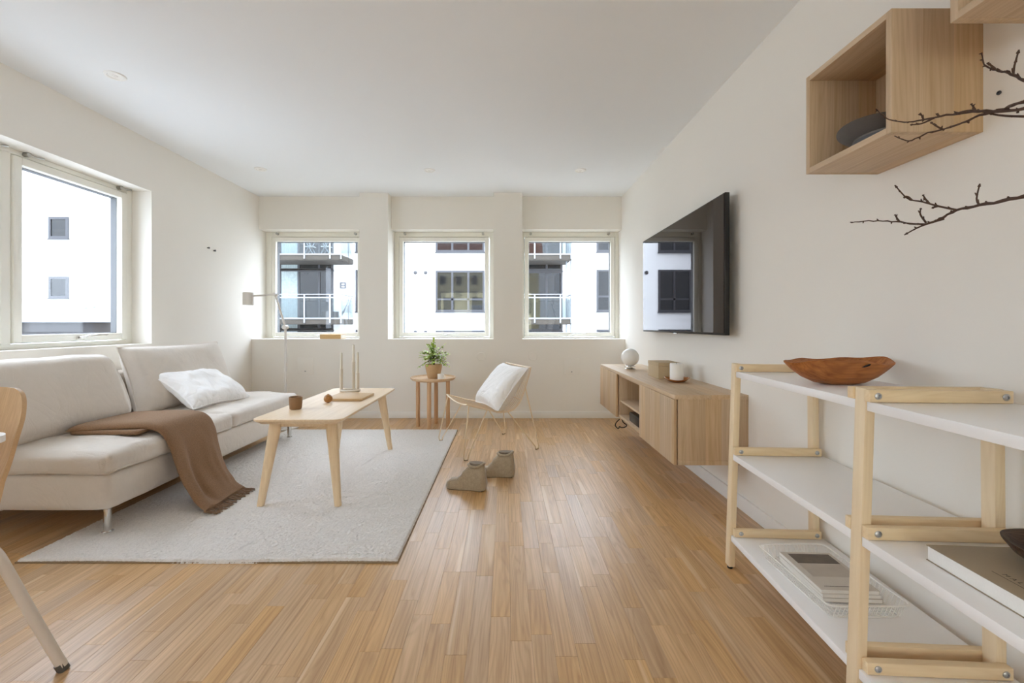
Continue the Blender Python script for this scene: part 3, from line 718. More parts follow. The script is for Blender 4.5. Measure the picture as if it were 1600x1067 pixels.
# ---- television
tv = thing('television', (1.22, 3.148, .955), 'large flat black television mounted on the right wall', 'television')
MB().box(.003, .030, -.722, .722, 0, .80, .003).build('housing', 'tvback', tv)
MB().box(-.0005, .004, -.716, .716, .012, .794, .0015).build('screen', 'screen', tv, smooth=0)
MB().box(.002, .014, -.03, .03, -.006, .001, .002).build('sensor', 'chrome', tv)
MB().box(.030, .055, -.40, .40, .15, .6, .006).box(.055, .0815, -.2, .2, .2, .55).build('wall_mount', 'tvback', tv)

# ---- ladder shelving, two bays on three frames
sh_rot = Matrix.Translation((.946, 1.80, 0)) @ Matrix.Rotation(math.radians(-3.2), 4, 'Z')
LW, LD = .025, .036   # leg section
SHZ = (.145, .480, .822)
def world_xf(mb): return mb.xf(sh_rot)
BARL = .335
# local frame: x from the front to the wall, y along (negative towards the camera), z up
def leg_frame(o, y, rear=True):
    for (x0b, x0t, nm) in ((-.022, .004, 'leg'), (BARL-.018, BARL-.024, 'leg')):
        mb = MB(); z1 = .854
        vs = []
        for (z, xo) in ((.012, x0b), (z1, x0t)):
            vs += [(xo, y, z), (xo+LW, y, z), (xo+LW, y+LD, z), (xo, y+LD, z)]
        bm = bmesh.new(); bv = [bm.verts.new(v) for v in vs]
        for f in ((3, 2, 1, 0), (4, 5, 6, 7), (0, 1, 5, 4), (1, 2, 6, 5), (2, 3, 7, 6), (3, 0, 4, 7)): bm.faces.new([bv[i] for i in f])
        bmesh.ops.bevel(bm, geom=bm.edges[:], offset=.0025, segments=2, profile=.5, affect='EDGES'); bm.verts.index_update()
        mb.add([v.co[:] for v in bm.verts], [[v.index for v in f.verts] for f in bm.faces]); bm.free()
        lo = world_xf(mb).build('leg', 'pinez', o)
        world_xf(MB().lathe([(.0, 0), (.010, 0), (.011, .003), (.009, .012), (0, .0121)], c=(x0b+LW/2, y+LD/2, 0), n=16)).build('glide', 'black', lo)
def bars(o, y, side, screws=True):
    """cross bars on one side of a frame; y is the outer face of the leg"""
    for z in SHZ:
        ya, yb = (y-.021, y-.0005) if side < 0 else (y+.0005, y+.021)
        br = world_xf(MB().box(-.001 if z > .5 else -.007, BARL, ya, yb, z+.0005, z+.031, .002)).build('crossbar', 'pinex', o)
        if screws:
            for xx in (.018, BARL-.018):
                yy = ya if side < 0 else yb
                s = MB().lathe([(0, .0), (.0085, .0), (.0085, .0015), (.006, .0035), (.0035, .004), (.0035, .0012), (0, .0012)], n=16).xf(Matrix.Translation((xx, yy, z+.016)) @ Matrix.Rotation(math.radians(90 if side < 0 else -90), 4, 'X'))
                world_xf(s).build('screw', 'screw', br)
def shelf_boards(o, ya, yb):
    for z in SHZ:
        xf_ = -.014 if z < .3 else (-.006 if z < .6 else .006)
        world_xf(MB().box(xf_, BARL+.012, ya, yb, z-.024, z, .0012)).build('shelf_board', 'shelf', o)
yA, yB_, yC = 0., -.700, -1.40
s1 = thing('ladder_shelf', (0, 0, 0), 'white ladder shelf bay with pine frames carrying the brown wooden bowl, between both pine frames', 'shelf', 'white shelf bays with pine frames')
leg_frame(s1, yA); bars(s1, yA, -1); leg_frame(s1, yB_); bars(s1, yB_+LD, 1)
shelf_boards(s1, yB_+LD+.001, yA-.001)
s2 = thing('ladder_shelf', (0, 0, 0), 'nearest white ladder shelf bay at the right edge carrying the large olive book', 'shelf', 'white shelf bays with pine frames')
bars(s2, yB_, -1); leg_frame(s2, yC); bars(s2, yC+LD, 1)
shelf_boards(s2, yC+LD+.001, yB_-.001)

# ---- oak wall boxes
def wall_box(y0, y1, z0, z1, label, x0=1.052):
    o = thing('wall_box', (x0, (y0+y1)/2, z0), label, 'wall shelf', 'open oak wall boxes'); a = (y0-y1)/2; b = -a; h = z1-z0; d = XR-x0; t = .018
    MB().box(0, d, a, a+t, 0, h, .0008).build('side_panel', 'oakx', o); MB().box(0, d, b-t, b, 0, h, .0008).build('side_panel', 'oakx', o)
    MB().box(0, d, a+t, b-t, 0, t, .0008).build('bottom_panel', 'oaky', o); MB().box(0, d, a+t, b-t, h-t, h, .0008).build('top_panel', 'oaky', o)
    MB().box(d-.02, d-.012, a+t, b-t, t, h-t).build('back_panel', 'oak', o)
    return o
wall_box(1.186, 1.524, 1.541, 1.878, 'lower open oak wall box holding the grey hat')
wall_box(.690, 1.030, 1.728, 2.066, 'higher open oak wall box cut off by the top right picture corner')

# ================================================================== SMALLER FURNITURE
# ---- round side table
st = thing('side_table', (-.722, 4.335, 0), 'round oak side table with tray top and four straight legs by the back wall', 'table')
MB().lathe([(0, .462), (.185, .462), (.207, .468), (.222, .484), (.224, .494), (.219, .497), (.214, .494), (.205, .482), (0, .482)], n=56).build('tray_top', 'beechx', st, smooth=40)
for a in (-95, -8, 88, 178):
    a = math.radians(a); r = .152
    MB().lathe([(.019, .0), (.0205, .003), (.0205, .463)], c=(r*math.cos(a), r*math.sin(a), 0), n=20).build('leg', 'beech', st)
pp = thing('potted_plant', (-.716, 4.335, .482), 'small leafy green plant in a sand coloured pot on the round side table', 'plant')
MB().lathe([(0, 0), (.054, 0), (.060, .006), (.081, .105), (.084, .137), (.080, .140), (.076, .137), (.074, .118), (0, .115)], n=36).build('pot', 'terra', pp, smooth=40)
MB().lathe([(0, .122), (.04, .124), (.0745, .119), (.0745, .116)], n=24, wob=lambda a, r, z: (r, z+.003*math.sin(5*a+r*90))).build('soil', 'soil', pp)
rp = random.Random(17); sm = MB(); lf = MB(); lf2 = MB()
sm.tube(smooth_path([(0, 0, .115), (.004, .002, .17), (-.002, .0, .22)], 4), [.010, .010, .009, .009, .008, .008, .007, .007, .006], 8)
def leaflet(mb, p, d, up, L, Wd):
    d = d.normalized(); s = d.cross(up); s = s.normalized() if s.length > 1e-3 else Vector((1, 0, 0)); nn = s.cross(d)
    pts = [(0, 0, 0), (.35, .5, .06), (.7, .42, .03), (1, 0, -.08), (.7, -.42, .03), (.35, -.5, .06), (.5, 0, -.05)]
    mb.add([(p+d*(a*L)+s*(b*Wd)+nn*(c*L))[:] for a, b, c in pts], [(0, 1, 6), (1, 2, 6), (2, 3, 6), (3, 4, 6), (4, 5, 6), (5, 0, 6)])
for k in range(52):
    az = rp.uniform(0, 2*math.pi); el = rp.choice([.1, .3, .55, .9, 1.3])+rp.uniform(-.1, .15); L = rp.uniform(.11, .165)*(1.05 if el < .6 else 1.1)
    b0 = Vector((0, 0, rp.uniform(.17, .225))); d = Vector((math.cos(az)*math.cos(el), math.sin(az)*math.cos(el), math.sin(el)))
    droop = rp.uniform(.10, .5); pts = [b0+d*(L*t)+Vector((0, 0, -droop*L*t*t*(math.cos(el)))) for t in np.linspace(0, 1, 7)]
    sm.tube([p[:] for p in pts], [.0028]*4+[.002]*3, 5)
    for i in range(2, 7):
        for sd in (-1, 1):
            if rp.random() < .1: continue
            dd = (pts[i]-pts[i-1]).normalized(); sv = dd.cross(Vector((0, 0, 1))).normalized()*sd
            leaflet(lf if rp.random() < .65 else lf2, pts[i], dd*.25+sv*.8+Vector((rp.uniform(-.4, .4), rp.uniform(-.4, .4), rp.uniform(-.5, .4))), Vector((rp.uniform(-.4, .4), rp.uniform(-.4, .4), 1)), rp.uniform(.017, .027), rp.uniform(.018, .026))
    leaflet(lf, pts[-1], pts[-1]-pts[-2], Vector((0, 0, 1)), .034, .02)
sm.build('stem', 'stem', pp)
o = lf.build('foliage', 'leaf', pp, smooth=180); o['kind'] = 'stuff'; o = lf2.build('foliage', 'leafd', pp, smooth=180); o['kind'] = 'stuff'
cu = thing('espresso_cup', (-.632, 4.232, .4825), 'small white cup with a handle beside the plant pot on the side table', 'cup')
MB().lathe([(0, 0), (.026, 0), (.030, .004), (.031, .052), (.029, .053), (.0275, .051), (.026, .008), (0, .006)], n=28).build('cup_body', 'mug', cu, smooth=40)
MB().tube([(.028+.018*math.sin(a), -.012, .028-.017*math.cos(a)) for a in np.linspace(0, math.pi, 12)], .0045, 8).build('handle', 'mug', cu)

# ---- wire lounge chair
wc = thing('wire_lounge_chair', (0, 0, 0), 'cream steel wire lounge chair with hairpin legs facing the rug', 'chair')
side = [(0, .406), (.07, .385), (.166, .355), (.25, .333), (.33, .322), (.40, .335), (.457, .385), (.49, .44), (.517, .502), (.55, .59), (.574, .662)]
dv = Vector((.882, .471, 0)); N0 = Vector((-.29, 3.30, 0)); WV = Vector((-.222, .49, 0))
sp = smooth_path([(s, 0, z) for s, z in side], 4)
def cpt(i, w):
    s, _, z = sp[i]; t = i/(len(sp)-1)
    wid = 1-.07*max(0, t-.5)*2
    ww = .5+(w-.5)*wid
    dip = .022*(1-(2*w-1)**2)
    nrm = Vector((0, 0, -1)) if t < .45 else Vector((dv.x*.9, dv.y*.9, -.3))
    return N0+dv*s+WV*ww+Vector((0, 0, z))+nrm*dip
rim = [cpt(i, 0)[:] for i in range(len(sp))]+[cpt(len(sp)-1, w)[:] for w in np.linspace(0, 1, 14)[1:-1]]+[cpt(i, 1)[:] for i in range(len(sp))][::-1]+[cpt(0, w)[:] for w in np.linspace(1, 0, 14)[1:-1]]
MB().tube(rim, .0055, 8, closed=True).build('rim', 'wire', wc)
for k in range(1, 15):
    w = k/15
    MB().tube([cpt(i, w)[:] for i in range(len(sp))], .0027, 6).build('wire', 'wire', wc)
for t in (14, 26):
    MB().tube([(cpt(t, w)+Vector((0, 0, -.006)))[:] for w in np.linspace(0, 1, 12)], .0045, 8).build('brace', 'wire', wc)
def hair(foot, a, b):
    f = Vector(foot); A, B = Vector(a), Vector(b); d = ((B-A)*Vector((1, 1, 0))).normalized() if True else 0
    pts = [A]+[f-d*.018+Vector((0, 0, .03)), f-d*.014+Vector((0, 0, .009)), f-d*.006+Vector((0, 0, .0055)), f+d*.006+Vector((0, 0, .0055)), f+d*.014+Vector((0, 0, .009)), f+d*.018+Vector((0, 0, .03))]+[B]
    l = MB().tube([p[:] for p in pts], .0052, 8).build('leg', 'wire', wc)
    MB().tube([(f-d*.014+Vector((0, 0, .0045)))[:], (f+d*.014+Vector((0, 0, .0045)))[:]], .0045, 8).build('glide', 'rubber', l)
hair((-.296, 3.25, 0), cpt(1, 0), cpt(8, 0)); hair((-.558, 3.755, RZ), cpt(1, 1), cpt(8, 1))
hair((.255, 3.543, 0), cpt(17, 0), cpt(32, 0)); hair((-.018, 4.04, 0), cpt(17, 1), cpt(32, 1))
cp = thing('chair_pillow', (-.06, 3.69, .35), 'plump white square pillow leaning on the back of the wire chair', 'pillow')
a = frame_basis((0, 0, 0), (1, 0, 0), (0, 1, 0), (0, 0, 1))
up = dv*.255+Vector((0, 0, .315))
place_cushion(.50, .43, .17, Vector((-.042, 3.705, .497))+Vector((.06, -3.69, -.35)), WV, up, 'pillow', 'pillow_body', cp, 31., wr=.008, pinch=.08, ws=7)

# ---- felt slippers
def slipper(loc, rz, label, seed):
    o = thing('felt_slipper', loc, label, 'slipper', 'felt slippers', rz=rz)
    # local: toe at -x, heel at +x; lofted along the sole, then collar
    L = .262; secs = []; mb = MB()
    xs = np.linspace(0, 1, 26); nseg = 24
    def halfw(t): return .044*min(1, (max(0., t)/.12))**.5*(1-.14*math.sin(math.pi*min(1, max(0, t-.35)/.5)))*(1 if t < .88 else math.sqrt(max(0., 1-((t-.88)/.135)**2)))
    def top(t):
        pts = [(0, .018), (.05, .045), (.14, .062), (.27, .066), (.36, .085), (.47, .126), (.56, .150), (.75, .158), (1, .160)]
        for (a, za), (b, zb) in zip(pts, pts[1:]):
            if t <= b: u_ = (t-a)/(b-a); u_ = u_*u_*(3-2*u_); return za+(zb-za)*u_
        return .16
    for t in xs:
        x = -L/2+L*t; w = max(.006, halfw(t)); h = top(t); row = []
        for k in range(nseg+1):
            a = math.pi*k/nseg; c, s_ = math.cos(a), math.sin(a)
            yy = w*math.copysign(abs(c)**.55, c); zz = .004+(h*.95-.004)*abs(s_)**.75
            taper = 1-.22*max(0, (zz-.06)/.1) if t > .35 else 1
            e = .0025*nz(x, yy, zz, 28, seed)
            lean = -.016*max(0., (zz-.03)/.13)*max(0., (t-.6)/.4)-.010*max(0., 1-abs(zz-.0)/.02)*(t > .9)
            row.append((x+lean+e, yy*taper+e, zz+(e if zz > .01 else 0)))
        secs.append(row)
    body = MB(); body.grid(secs)
    body.add([p for p in [r[0] for r in secs]+[r[-1] for r in secs][::-1]], [tuple(range(2*len(secs)))])
    body.add(secs[-1], [tuple(range(len(secs[-1])))]); body.add(secs[0], [tuple(range(len(secs[0])))])
    b = body.build('slipper_body', 'felt', o, smooth=70)
    # opening collar: rolled edge round a dark recess
    el = [(.064+.050*math.cos(a), .031*math.sin(a), .157+.006*math.cos(a)+(.006*math.cos(2*a)-.006)) for a in np.linspace(0, 2*math.pi, 33)[:-1]]
    MB().tube(el, .0085, 8, closed=True).build('collar', 'felt', b)
    MB().lathe([(.054, .002), (.045, -.012), (0, -.02)], c=(.064, 0, .163), n=28, sx=.85, sy=.52).build('lining', plain('slipper_lining_%d' % seed, '8A7D6F', .95, var=.2, scale=60), b)
    MB().prism([(-L/2+L*t, halfw(t)*.9) for t in xs[1:-2]]+[(-L/2+L*t, -halfw(t)*.9) for t in xs[1:-2][::-1]], 0, .006).build('sole', plain('slipper_sole_%d' % seed, '3A2A20', .9), o)
    return o
slipper((-.243, 2.70, 0), math.radians(-12), 'grey felt slipper nearest the rug edge, toe towards the rug', 1)
slipper((-.066, 2.925, 0), math.radians(-2), 'grey felt slipper further right, below the wire chair legs', 2)

# ---- floor lamp
fl_ = thing('floor_lamp', (-2.15, 4.25, 0), 'slender white floor lamp with jointed arm behind the far sofa end', 'lamp')
MB().lathe([(0, 0), (.118, 0), (.12, .004), (.118, .014), (.0, .016)], n=40).build('base', 'lampp', fl_)
MB().tube([(0, 0, .014), (0, 0, .985)], .0105, 14).build('pole', 'lampp', fl_)
J1 = Vector((.0, -.0, .99)); J2 = Vector(P(430, 460, 4.20))-Vector((-2.15, 4.25, 0)); J3 = Vector(P(396, 462.5, 4.17))-Vector((-2.15, 4.25, 0))
MB().tube([(0, -.03, .99), (0, .03, .99)], .021, 18).build('joint', 'lampp', fl_)
MB().tube([J1[:], J2[:]], .0095, 12).build('arm', 'lampp', fl_)
MB().tube([(J2+Vector((0, -.025, 0)))[:], (J2+Vector((0, .025, 0)))[:]], .017, 16).build('joint', 'lampp', fl_)
MB().tube([J2[:], J3[:]], .0085, 12).build('arm', 'lampp', fl_)
hc = Vector(P(388, 466, 4.17))-Vector((-2.15, 4.25, 0))
hd = MB().lathe([(.0, .056), (.044, .056), (.048, .052), (.048, -.062), (.0455, -.063), (.0455, .045), (0, .047)], c=hc[:], n=32).build('lamp_shade', 'lampp', fl_, smooth=40)
MB().lathe([(0, -.03), (.022, -.02), (.026, .0), (.018, .03), (0, .045)], c=hc[:], n=18).build('bulb', 'globe', hd)
MB().tube(smooth_path([(.012, -.01, .97), (.02, -.012, .8), (.03, -.015, .65), (.012, -.012, .5), (.022, -.012, .3), (.02, 0, .02)], 6), .0025, 6).build('cord', 'lampp', fl_)

# ---- things on the coffee table
TZ = .5
cb = tag(MB().lathe([(0, 0), (.030, 0), (.034, .004), (.0375, .040), (.0385, .074), (.0365, .0755), (.0345, .073), (.033, .012), (0, .010)], n=32).build('clay_cup', 'clay', smooth=40), 'brown clay cup near the left corner of the coffee table', 'cup')
cb.location = (-1.283, 2.66, TZ)
ch = thing('candle_holder', (-1.192, 3.345, TZ), 'cream ring shaped holder with three upright tubes on the coffee table', 'candle holder')
ang = [(-.066, -.012, .175), (.004, .055, .222), (.058, -.008, .143)]
ringp = [(.066*math.cos(a), .055*math.sin(a)-.0, .012) for a in np.linspace(0, 2*math.pi, 41)[:-1]]
MB().tube(ringp, .0095, 8, closed=True).build('ring', 'holder', ch)
for (x, y, h) in ang:
    MB().lathe([(0, 0), (.0105, 0), (.0125, .002), (.0125, h), (.0108, h+.001), (.0108, h-.02), (0, h-.02)], c=(x, y, .001), n=18).build('tube', 'holder', ch, smooth=40)
for (x, y, h), top_, lab in zip(ang, (.30, .36, .305), ('left beige taper candle in the three tube holder', 'tallest middle beige taper candle in the three tube holder', 'right beige taper candle in the three tube holder')):
    o = thing('taper_candle', (-1.192+x, 3.345+y, TZ+h-.018), lab, 'candle', 'taper candles'); L = top_-h+.018
    MB().lathe([(0, 0), (.0098, 0), (.0098, L*.5), (.0088, L-.004), (.004, L), (0, L)], n=16).build('candle_body', 'taper', o, smooth=40)
    MB().tube([(0, 0, L-.001), (.001, 0, L+.008)], .001, 5).build('wick', 'taper', o)
bd = thing('cutting_board', (-1.09, 3.055, TZ), 'thin rectangular oak board lying on the coffee table before the candles', 'board', rz=math.radians(-2))
MB().box(-.13, .125, -.125, .13, .001, .017, .003).build('board_body', 'board', bd)
MB().box(-.128, .123, -.123, .128, 0, .001).build('base_sheet', 'cover', bd)
wbll = thing('wooden_ball', (-1.172, 2.875, TZ), 'small turned wooden ball lying at the corner of the oak board', 'ornament')
MB().lathe([(0, 0)]+[(.0275*math.sin(a), .0275-.0275*math.cos(a)) for a in np.linspace(.15, math.pi-.1, 16)]+[(0, .055)], n=28).build('ball_body', 'ball', wbll, smooth=60)
MB().lathe([(.0, .054), (.006, .054), (.005, .058), (0, .058)], n=12).build('stub', 'ball', wbll)

# ---- window sill book
bk = thing('sill_book', (P(521, 528, 4.86)[0], 4.86, SZ), 'tan cloth book lying on the window sill of the left back window', 'book')
MB().box(-.115, .108, -.075, .075, .004, .046, .001).build('pages', 'pages', bk)
MB().box(-.118, .113, -.078, .078, 0, .004, .001).box(-.118, .113, -.078, .078, .046, .050, .001).box(-.118, .113, -.080, -.074, 0, .05, .002).build('cover', 'tan', bk)

# ---- on the media cabinet
gl = thing('globe_lamp', (1.062, 3.715, MZ1), 'white opal glass globe table lamp on a small chrome foot on the media cabinet', 'lamp')
MB().lathe([(0, 0), (.040, 0), (.042, .003), (.038, .007), (.026, .009), (.0235, .012), (.0235, .016), (.044, .019), (.047, .023), (.046, .028), (0, .028)], n=36).build('foot', 'chrome', gl, smooth=40)
MB().lathe([(0, .026)]+[(.0745*math.sin(a), .098-.0745*math.cos(a)) for a in np.linspace(.3, math.pi-.05, 24)]+[(0, .1725)], n=40).build('globe', 'globe', gl, smooth=80)
bx = thing('storage_box', (1.135, 3.125, MZ1), 'beige lidded card box standing on the media cabinet behind the white candle', 'box')
MB().box(-.075, .075, -.11, .11, 0, .088, .0015).build('box_body', 'box', bx); MB().box(-.0765, .0765, -.1115, .1115, .089, .113, .0015).build('lid', 'box', bx)
ds = thing('candle_dish', (1.128, 2.872, MZ1), 'shallow amber brown leaf shaped dish under the white pillar candle', 'dish')
MB().lathe([(0, 0), (.04, 0), (.05, .002), (.072, .016), (.082, .024), (.080, .0255), (.068, .019), (.048, .006), (0, .005)], n=40, wob=lambda a, r, z: (r*(1+.05*math.cos(3*a)), z*(1+.25*math.cos(2*a+.6)*(r > .06)))).build('dish_body', 'amber', ds, smooth=50)
pc = thing('pillar_candle', (1.128, 2.872, MZ1+.006), 'thick white pillar candle standing in the amber dish', 'candle')
MB().lathe([(0, 0), (.040, 0), (.042, .002), (.042, .112), (.039, .116), (.03, .113), (0, .110)], n=36).build('candle_body', 'wax', pc, smooth=40)
MB().tube([(0, 0, .108), (.001, .001, .122)], .0012, 6).build('wick', 'wick', pc)
sb = thing('media_box', (1.03, 3.17, MZ0+.0185), 'black set top box on the floor of the open cabinet unit', 'media player')
MB().box(-.09, .12, -.13, .13, .006, .075, .004).build('casing', 'black', sb)
MB().box(-.0925, -.089, -.125, .125, .012, .068, .001).build('front_panel', 'tvback', sb)
for yy in (-.1, .1): MB().box(-.08, -.06, yy-.01, yy+.01, 0, .007).box(.09, .11, yy-.01, yy+.01, 0, .007).build('foot', 'rubber', sb)
cpts = [P(968, 655, 3.62), P(963, 660, 3.60), P(961.5, 665, 3.59), P(966, 669.5, 3.58), P(968, 666.5, 3.57), P(971, 668, 3.57), P(977, 667, 3.56), P(979, 664, 3.55), P(974, 660, 3.56), P(972, 655, 3.57), P(971, 650, 3.60)]
tag(MB().tube(smooth_path([(a, b, min(c, MZ0-.004)) for a, b, c in cpts], 5), .0042, 6).build('power_cable', 'cable'), 'black cable hanging in a loop below the media cabinet', 'cable')

# ---- hat in the wall box
ht_ = thing('hat', (1.182, 1.352, 1.5595), 'dark grey felt hat lying crown down in the open oak wall box', 'hat')
MB().lathe([(0, .0), (.062, .001), (.072, .006), (.077, .018), (.079, .042), (.077, .042), (.072, .018), (.0, .008)], n=40, sy=1.08).build('crown', plain('hat_crown_felt', '77716C', .9, var=.1, scale=60), ht_, smooth=50)
MB().lathe([(.080, .038), (.10, .042), (.134, .054), (.138, .0565), (.134, .0575), (.10, .047), (.080, .043)], n=48, sy=1.05, wob=lambda a, r, z: (r*.88, z+.020*((r-.08)/.05)*math.cos(a-math.pi*.0)*-1)).build('brim', 'hat', ht_, smooth=60)
MB().lathe([(.078, .022), (.0795, .023), (.0805, .036), (.079, .037)], n=40, sy=1.08).build('hat_band', 'gasket', ht_)

# ---- rustic bowl on the upper shelf board
rb = thing('wooden_bowl', (1.095, 1.425, .8225), 'long rustic brown wooden bowl with a crack on the top shelf board', 'bowl', rz=math.radians(6))
def wobb(a, r, z):
    k = 1+.05*math.sin(2*a+.8)+.025*math.sin(5*a)
    return r*k, z*(1+.05*math.sin(3*a+1)+.03*math.sin(7*a))+.004*(z > .05)*math.sin(2*a)
MB().lathe([(0, .0), (.05, .0), (.085, .006), (.125, .024), (.160, .050), (.178, .070), (.180, .075), (.174, .078), (.166, .072), (.13, .040), (.09, .022), (0, .018)], n=56, wob=wobb, sy=.52).build('bowl_body', 'rustic', rb, smooth=60)
MB().add([(.0, -.0905, .066), (.012, -.0930, .072), (.022, -.0915, .072), (.014, -.0930, .066), (.002, -.0880, .061), (-.010, -.0890, .062)], [(0, 5, 4, 3, 2, 1)]).xf(Matrix.Translation((0, .0035, 0))).build('crack', 'hole', rb, smooth=0)

# ---- wire basket with magazines on the lowest board
wbk = thing('wire_basket', (0, 0, 0), 'shallow white wire tray on the lowest shelf board of the farther bay', 'basket')
bz = .1465; q0, q1, y0b, y1b, hb = .964, 1.178, 1.292, 1.622, .044
ins = .016
def rr(x0, x1, y0, y1, z, r=.02): return [((x0+x1)/2+a, (y0+y1)/2+b, z) for a, b in rrect((x1-x0)/2, (y1-y0)/2, r, 5)]
MB().tube(rr(q0-.016, q1+.016, y0b-.016, y1b+.016, bz+hb), .0028, 8, closed=True).build('rim', 'white', wbk)
MB().tube(rr(q0, q1, y0b, y1b, bz+.002), .0022, 6, closed=True).build('base_wire', 'white', wbk)
wm = MB()
for yy in np.arange(y0b+.008, y1b, .0125): wm.tube([(q0-.016, yy, bz+hb), (q0, yy, bz+.0016), (q1, yy, bz+.0016), (q1+.016, yy, bz+hb)], .0011, 4)
for xx in np.arange(q0+.008, q1, .0125): wm.tube([(xx, y0b-.016, bz+hb), (xx, y0b, bz+.0034), (xx, y1b, bz+.0034), (xx, y1b+.016, bz+hb)], .0011, 4)
o = wm.build('wire_mesh', 'white', wbk); o['kind'] = 'stuff'
zc = bz+.0050
def mag(w, l, t, cx, cy, z, rz, label, cov, pic=False):
    o = thing('magazine', (cx, cy, z), label, 'magazine', 'magazines in the wire tray', rz=rz)
    MB().box(-w/2+.001, w/2-.001, -l/2+.001, l/2-.001, .0006, t-.0006).build('pages', 'pages', o, smooth=0)
    MB().box(-w/2, w/2, -l/2, l/2, t-.0006, t).box(-w/2, w/2, -l/2, l/2, 0, .0006).box(w/2-.0008, w/2, -l/2, l/2, 0, t).build('cover', cov, o, smooth=0)
    if pic:
        MB().box(-w/2+.022, w/2-.012, l/2-.075, l/2-.012, t, t+.0004).build('photo', 'print', o, smooth=0)
        MB().box(-w/2+.022, w/2-.012, l/2-.155, l/2-.078, t, t+.0003).build('pale_photo', plain('pale_print', 'BDB4A8', .5, var=.15, scale=20), o, smooth=0)
        tx = MB(); rr_ = random.Random(2)
        xx = -w/2+.022
        while xx < w/2-.02: ww = rr_.uniform(.002, .004); tx.box(xx, xx+ww, -l/2+.018, -l/2+.0205, t, t+.0003); xx += ww+.0012
        o2 = tx.build('small_print', 'ink', o, smooth=0); o2['kind'] = 'stuff'
    return o
mag(.180, .232, .012, 1.085, 1.468, zc, math.radians(-3), 'lowest white magazine of the pile in the wire tray', 'mag')
mag(.178, .230, .010, 1.083, 1.470, zc+.0123, math.radians(-2), 'middle white magazine of the pile in the wire tray', 'white')
mag(.176, .228, .012, 1.082, 1.472, zc+.0226, math.radians(-3), 'topmost magazine in the wire tray with a dark photo on its cover', 'mag', True)

# ---- large book and dark bowl on the near bay's middle board
bb = thing('large_book', (.958, .992, .4805), 'large thick olive beige book on the middle board of the nearest shelf bay', 'book', rz=math.radians(-4))
MB().box(.002, .245, -.338, -.002, .0015, .0325, .001).build('pages', 'pages', bb)
MB().box(0, .248, -.34, 0, .0325, .0345, .0006).box(0, .248, -.34, 0, 0, .0018, .0006).box(.244, .248, -.34, 0, 0, .0345, .0006).build('cover', 'cover', bb)
tcu = bpy.data.curves.new('title', 'FONT'); tcu.body = 'MALLORCA'; tcu.size = .013; tcu.space_character = 1.7; tcu.extrude = .0001; tcu.align_x = 'LEFT'
to = bpy.data.objects.new('title_text', tcu); COL.objects.link(to)
dg = bpy.context.evaluated_depsgraph_get(); tme = bpy.data.meshes.new_from_object(to.evaluated_get(dg)); bpy.data.objects.remove(to)
tt = bpy.data.objects.new('title', tme); COL.objects.link(tt); tme.materials.clear(); tme.materials.append(M['ink']); tt.parent = bb
tt.matrix_local = frame_basis((.046, -.115, .0347), (0, -1, 0), (1, 0, 0), (0, 0, 1))
MB().box(.037, .038, -.30, -.105, .0345, .0348).build('title_rule', 'ink', bb, smooth=0)
db = tag(MB().lathe([(0, .0), (.03, .0), (.05, .006), (.078, .026), (.093, .046), (.094, .050), (.090, .050), (.074, .031), (.045, .013), (0, .009)], n=48, wob=lambda a, r, z: (r*(1+.03*math.sin(2*a)), z*(1+.04*math.sin(3*a)))).build('dark_bowl', 'dark_wood', smooth=60), 'dark brown turned wooden bowl resting on the large olive book', 'bowl')
db.location = (1.128, .872, .5155)

# ---- branches standing in a tall vase at the end of the shelf
vs_ = thing('stoneware_vase', (1.10, .60, .8225), 'tall grey stoneware vase on the nearest top shelf board holding the twigs', 'vase')
MB().lathe([(0, 0), (.05, 0), (.06, .006), (.075, .08), (.07, .16), (.04, .22), (.034, .26), (.038, .275), (.034, .276), (.030, .26), (.03, .1), (0, .08)], n=36).build('vase_body', 'vase', vs_, smooth=50)
VM = (1.10, .60, 1.09)
def branch(label, mains, twigs, r0):
    mb = MB(); rb_ = random.Random(len(label)); twl = []; bu = MB()
    for m in mains:
        p = smooth_path(m, 5); n = len(p); rad = [r0*(1-.78*i/(n-1))*(1+.15*math.sin(i*2.3)) for i in range(n)]
        p = [(x+rb_.uniform(-1, 1)*.0012, y, z+rb_.uniform(-1, 1)*.0016) for x, y, z in p]; mb.tube(p, rad, 7)
        for i in range(4, n, 3):
            d = Vector((rb_.uniform(-1, .2), 0, rb_.uniform(-1, 1))).normalized()*.006; bu.tube([p[i], (Vector(p[i])+d)[:]], [rad[i]*.9+.001, .0008], 5)
    for t in twigs:
        p = smooth_path(t, 4); n = len(p); twl.append(MB().tube(p, [.0024*(1-.45*i/(n-1)) for i in range(n)], 6))
        bu.tube([p[-2], p[-1]], [.0030, .0012], 6)
        for i in range(2, n-1, 3):
            d = Vector((rb_.uniform(-1, .4), 0, rb_.uniform(-.2, 1))).normalized()*.007; bu.tube([p[i], (Vector(p[i])+d)[:]], [.0026, .0008], 5)
    o = mb.build('branch', 'bark', smooth=80); tag(o, label, 'branch', 'bare branches in the vase')
    [t.build('twig', 'bark', o, smooth=80) for t in twl]; bu.build('buds', 'bark', o, smooth=80)['kind'] = 'stuff'
    return o
def Q(*l): return [P(*t) for t in l]
base = [(1.095, .595, .93), VM]
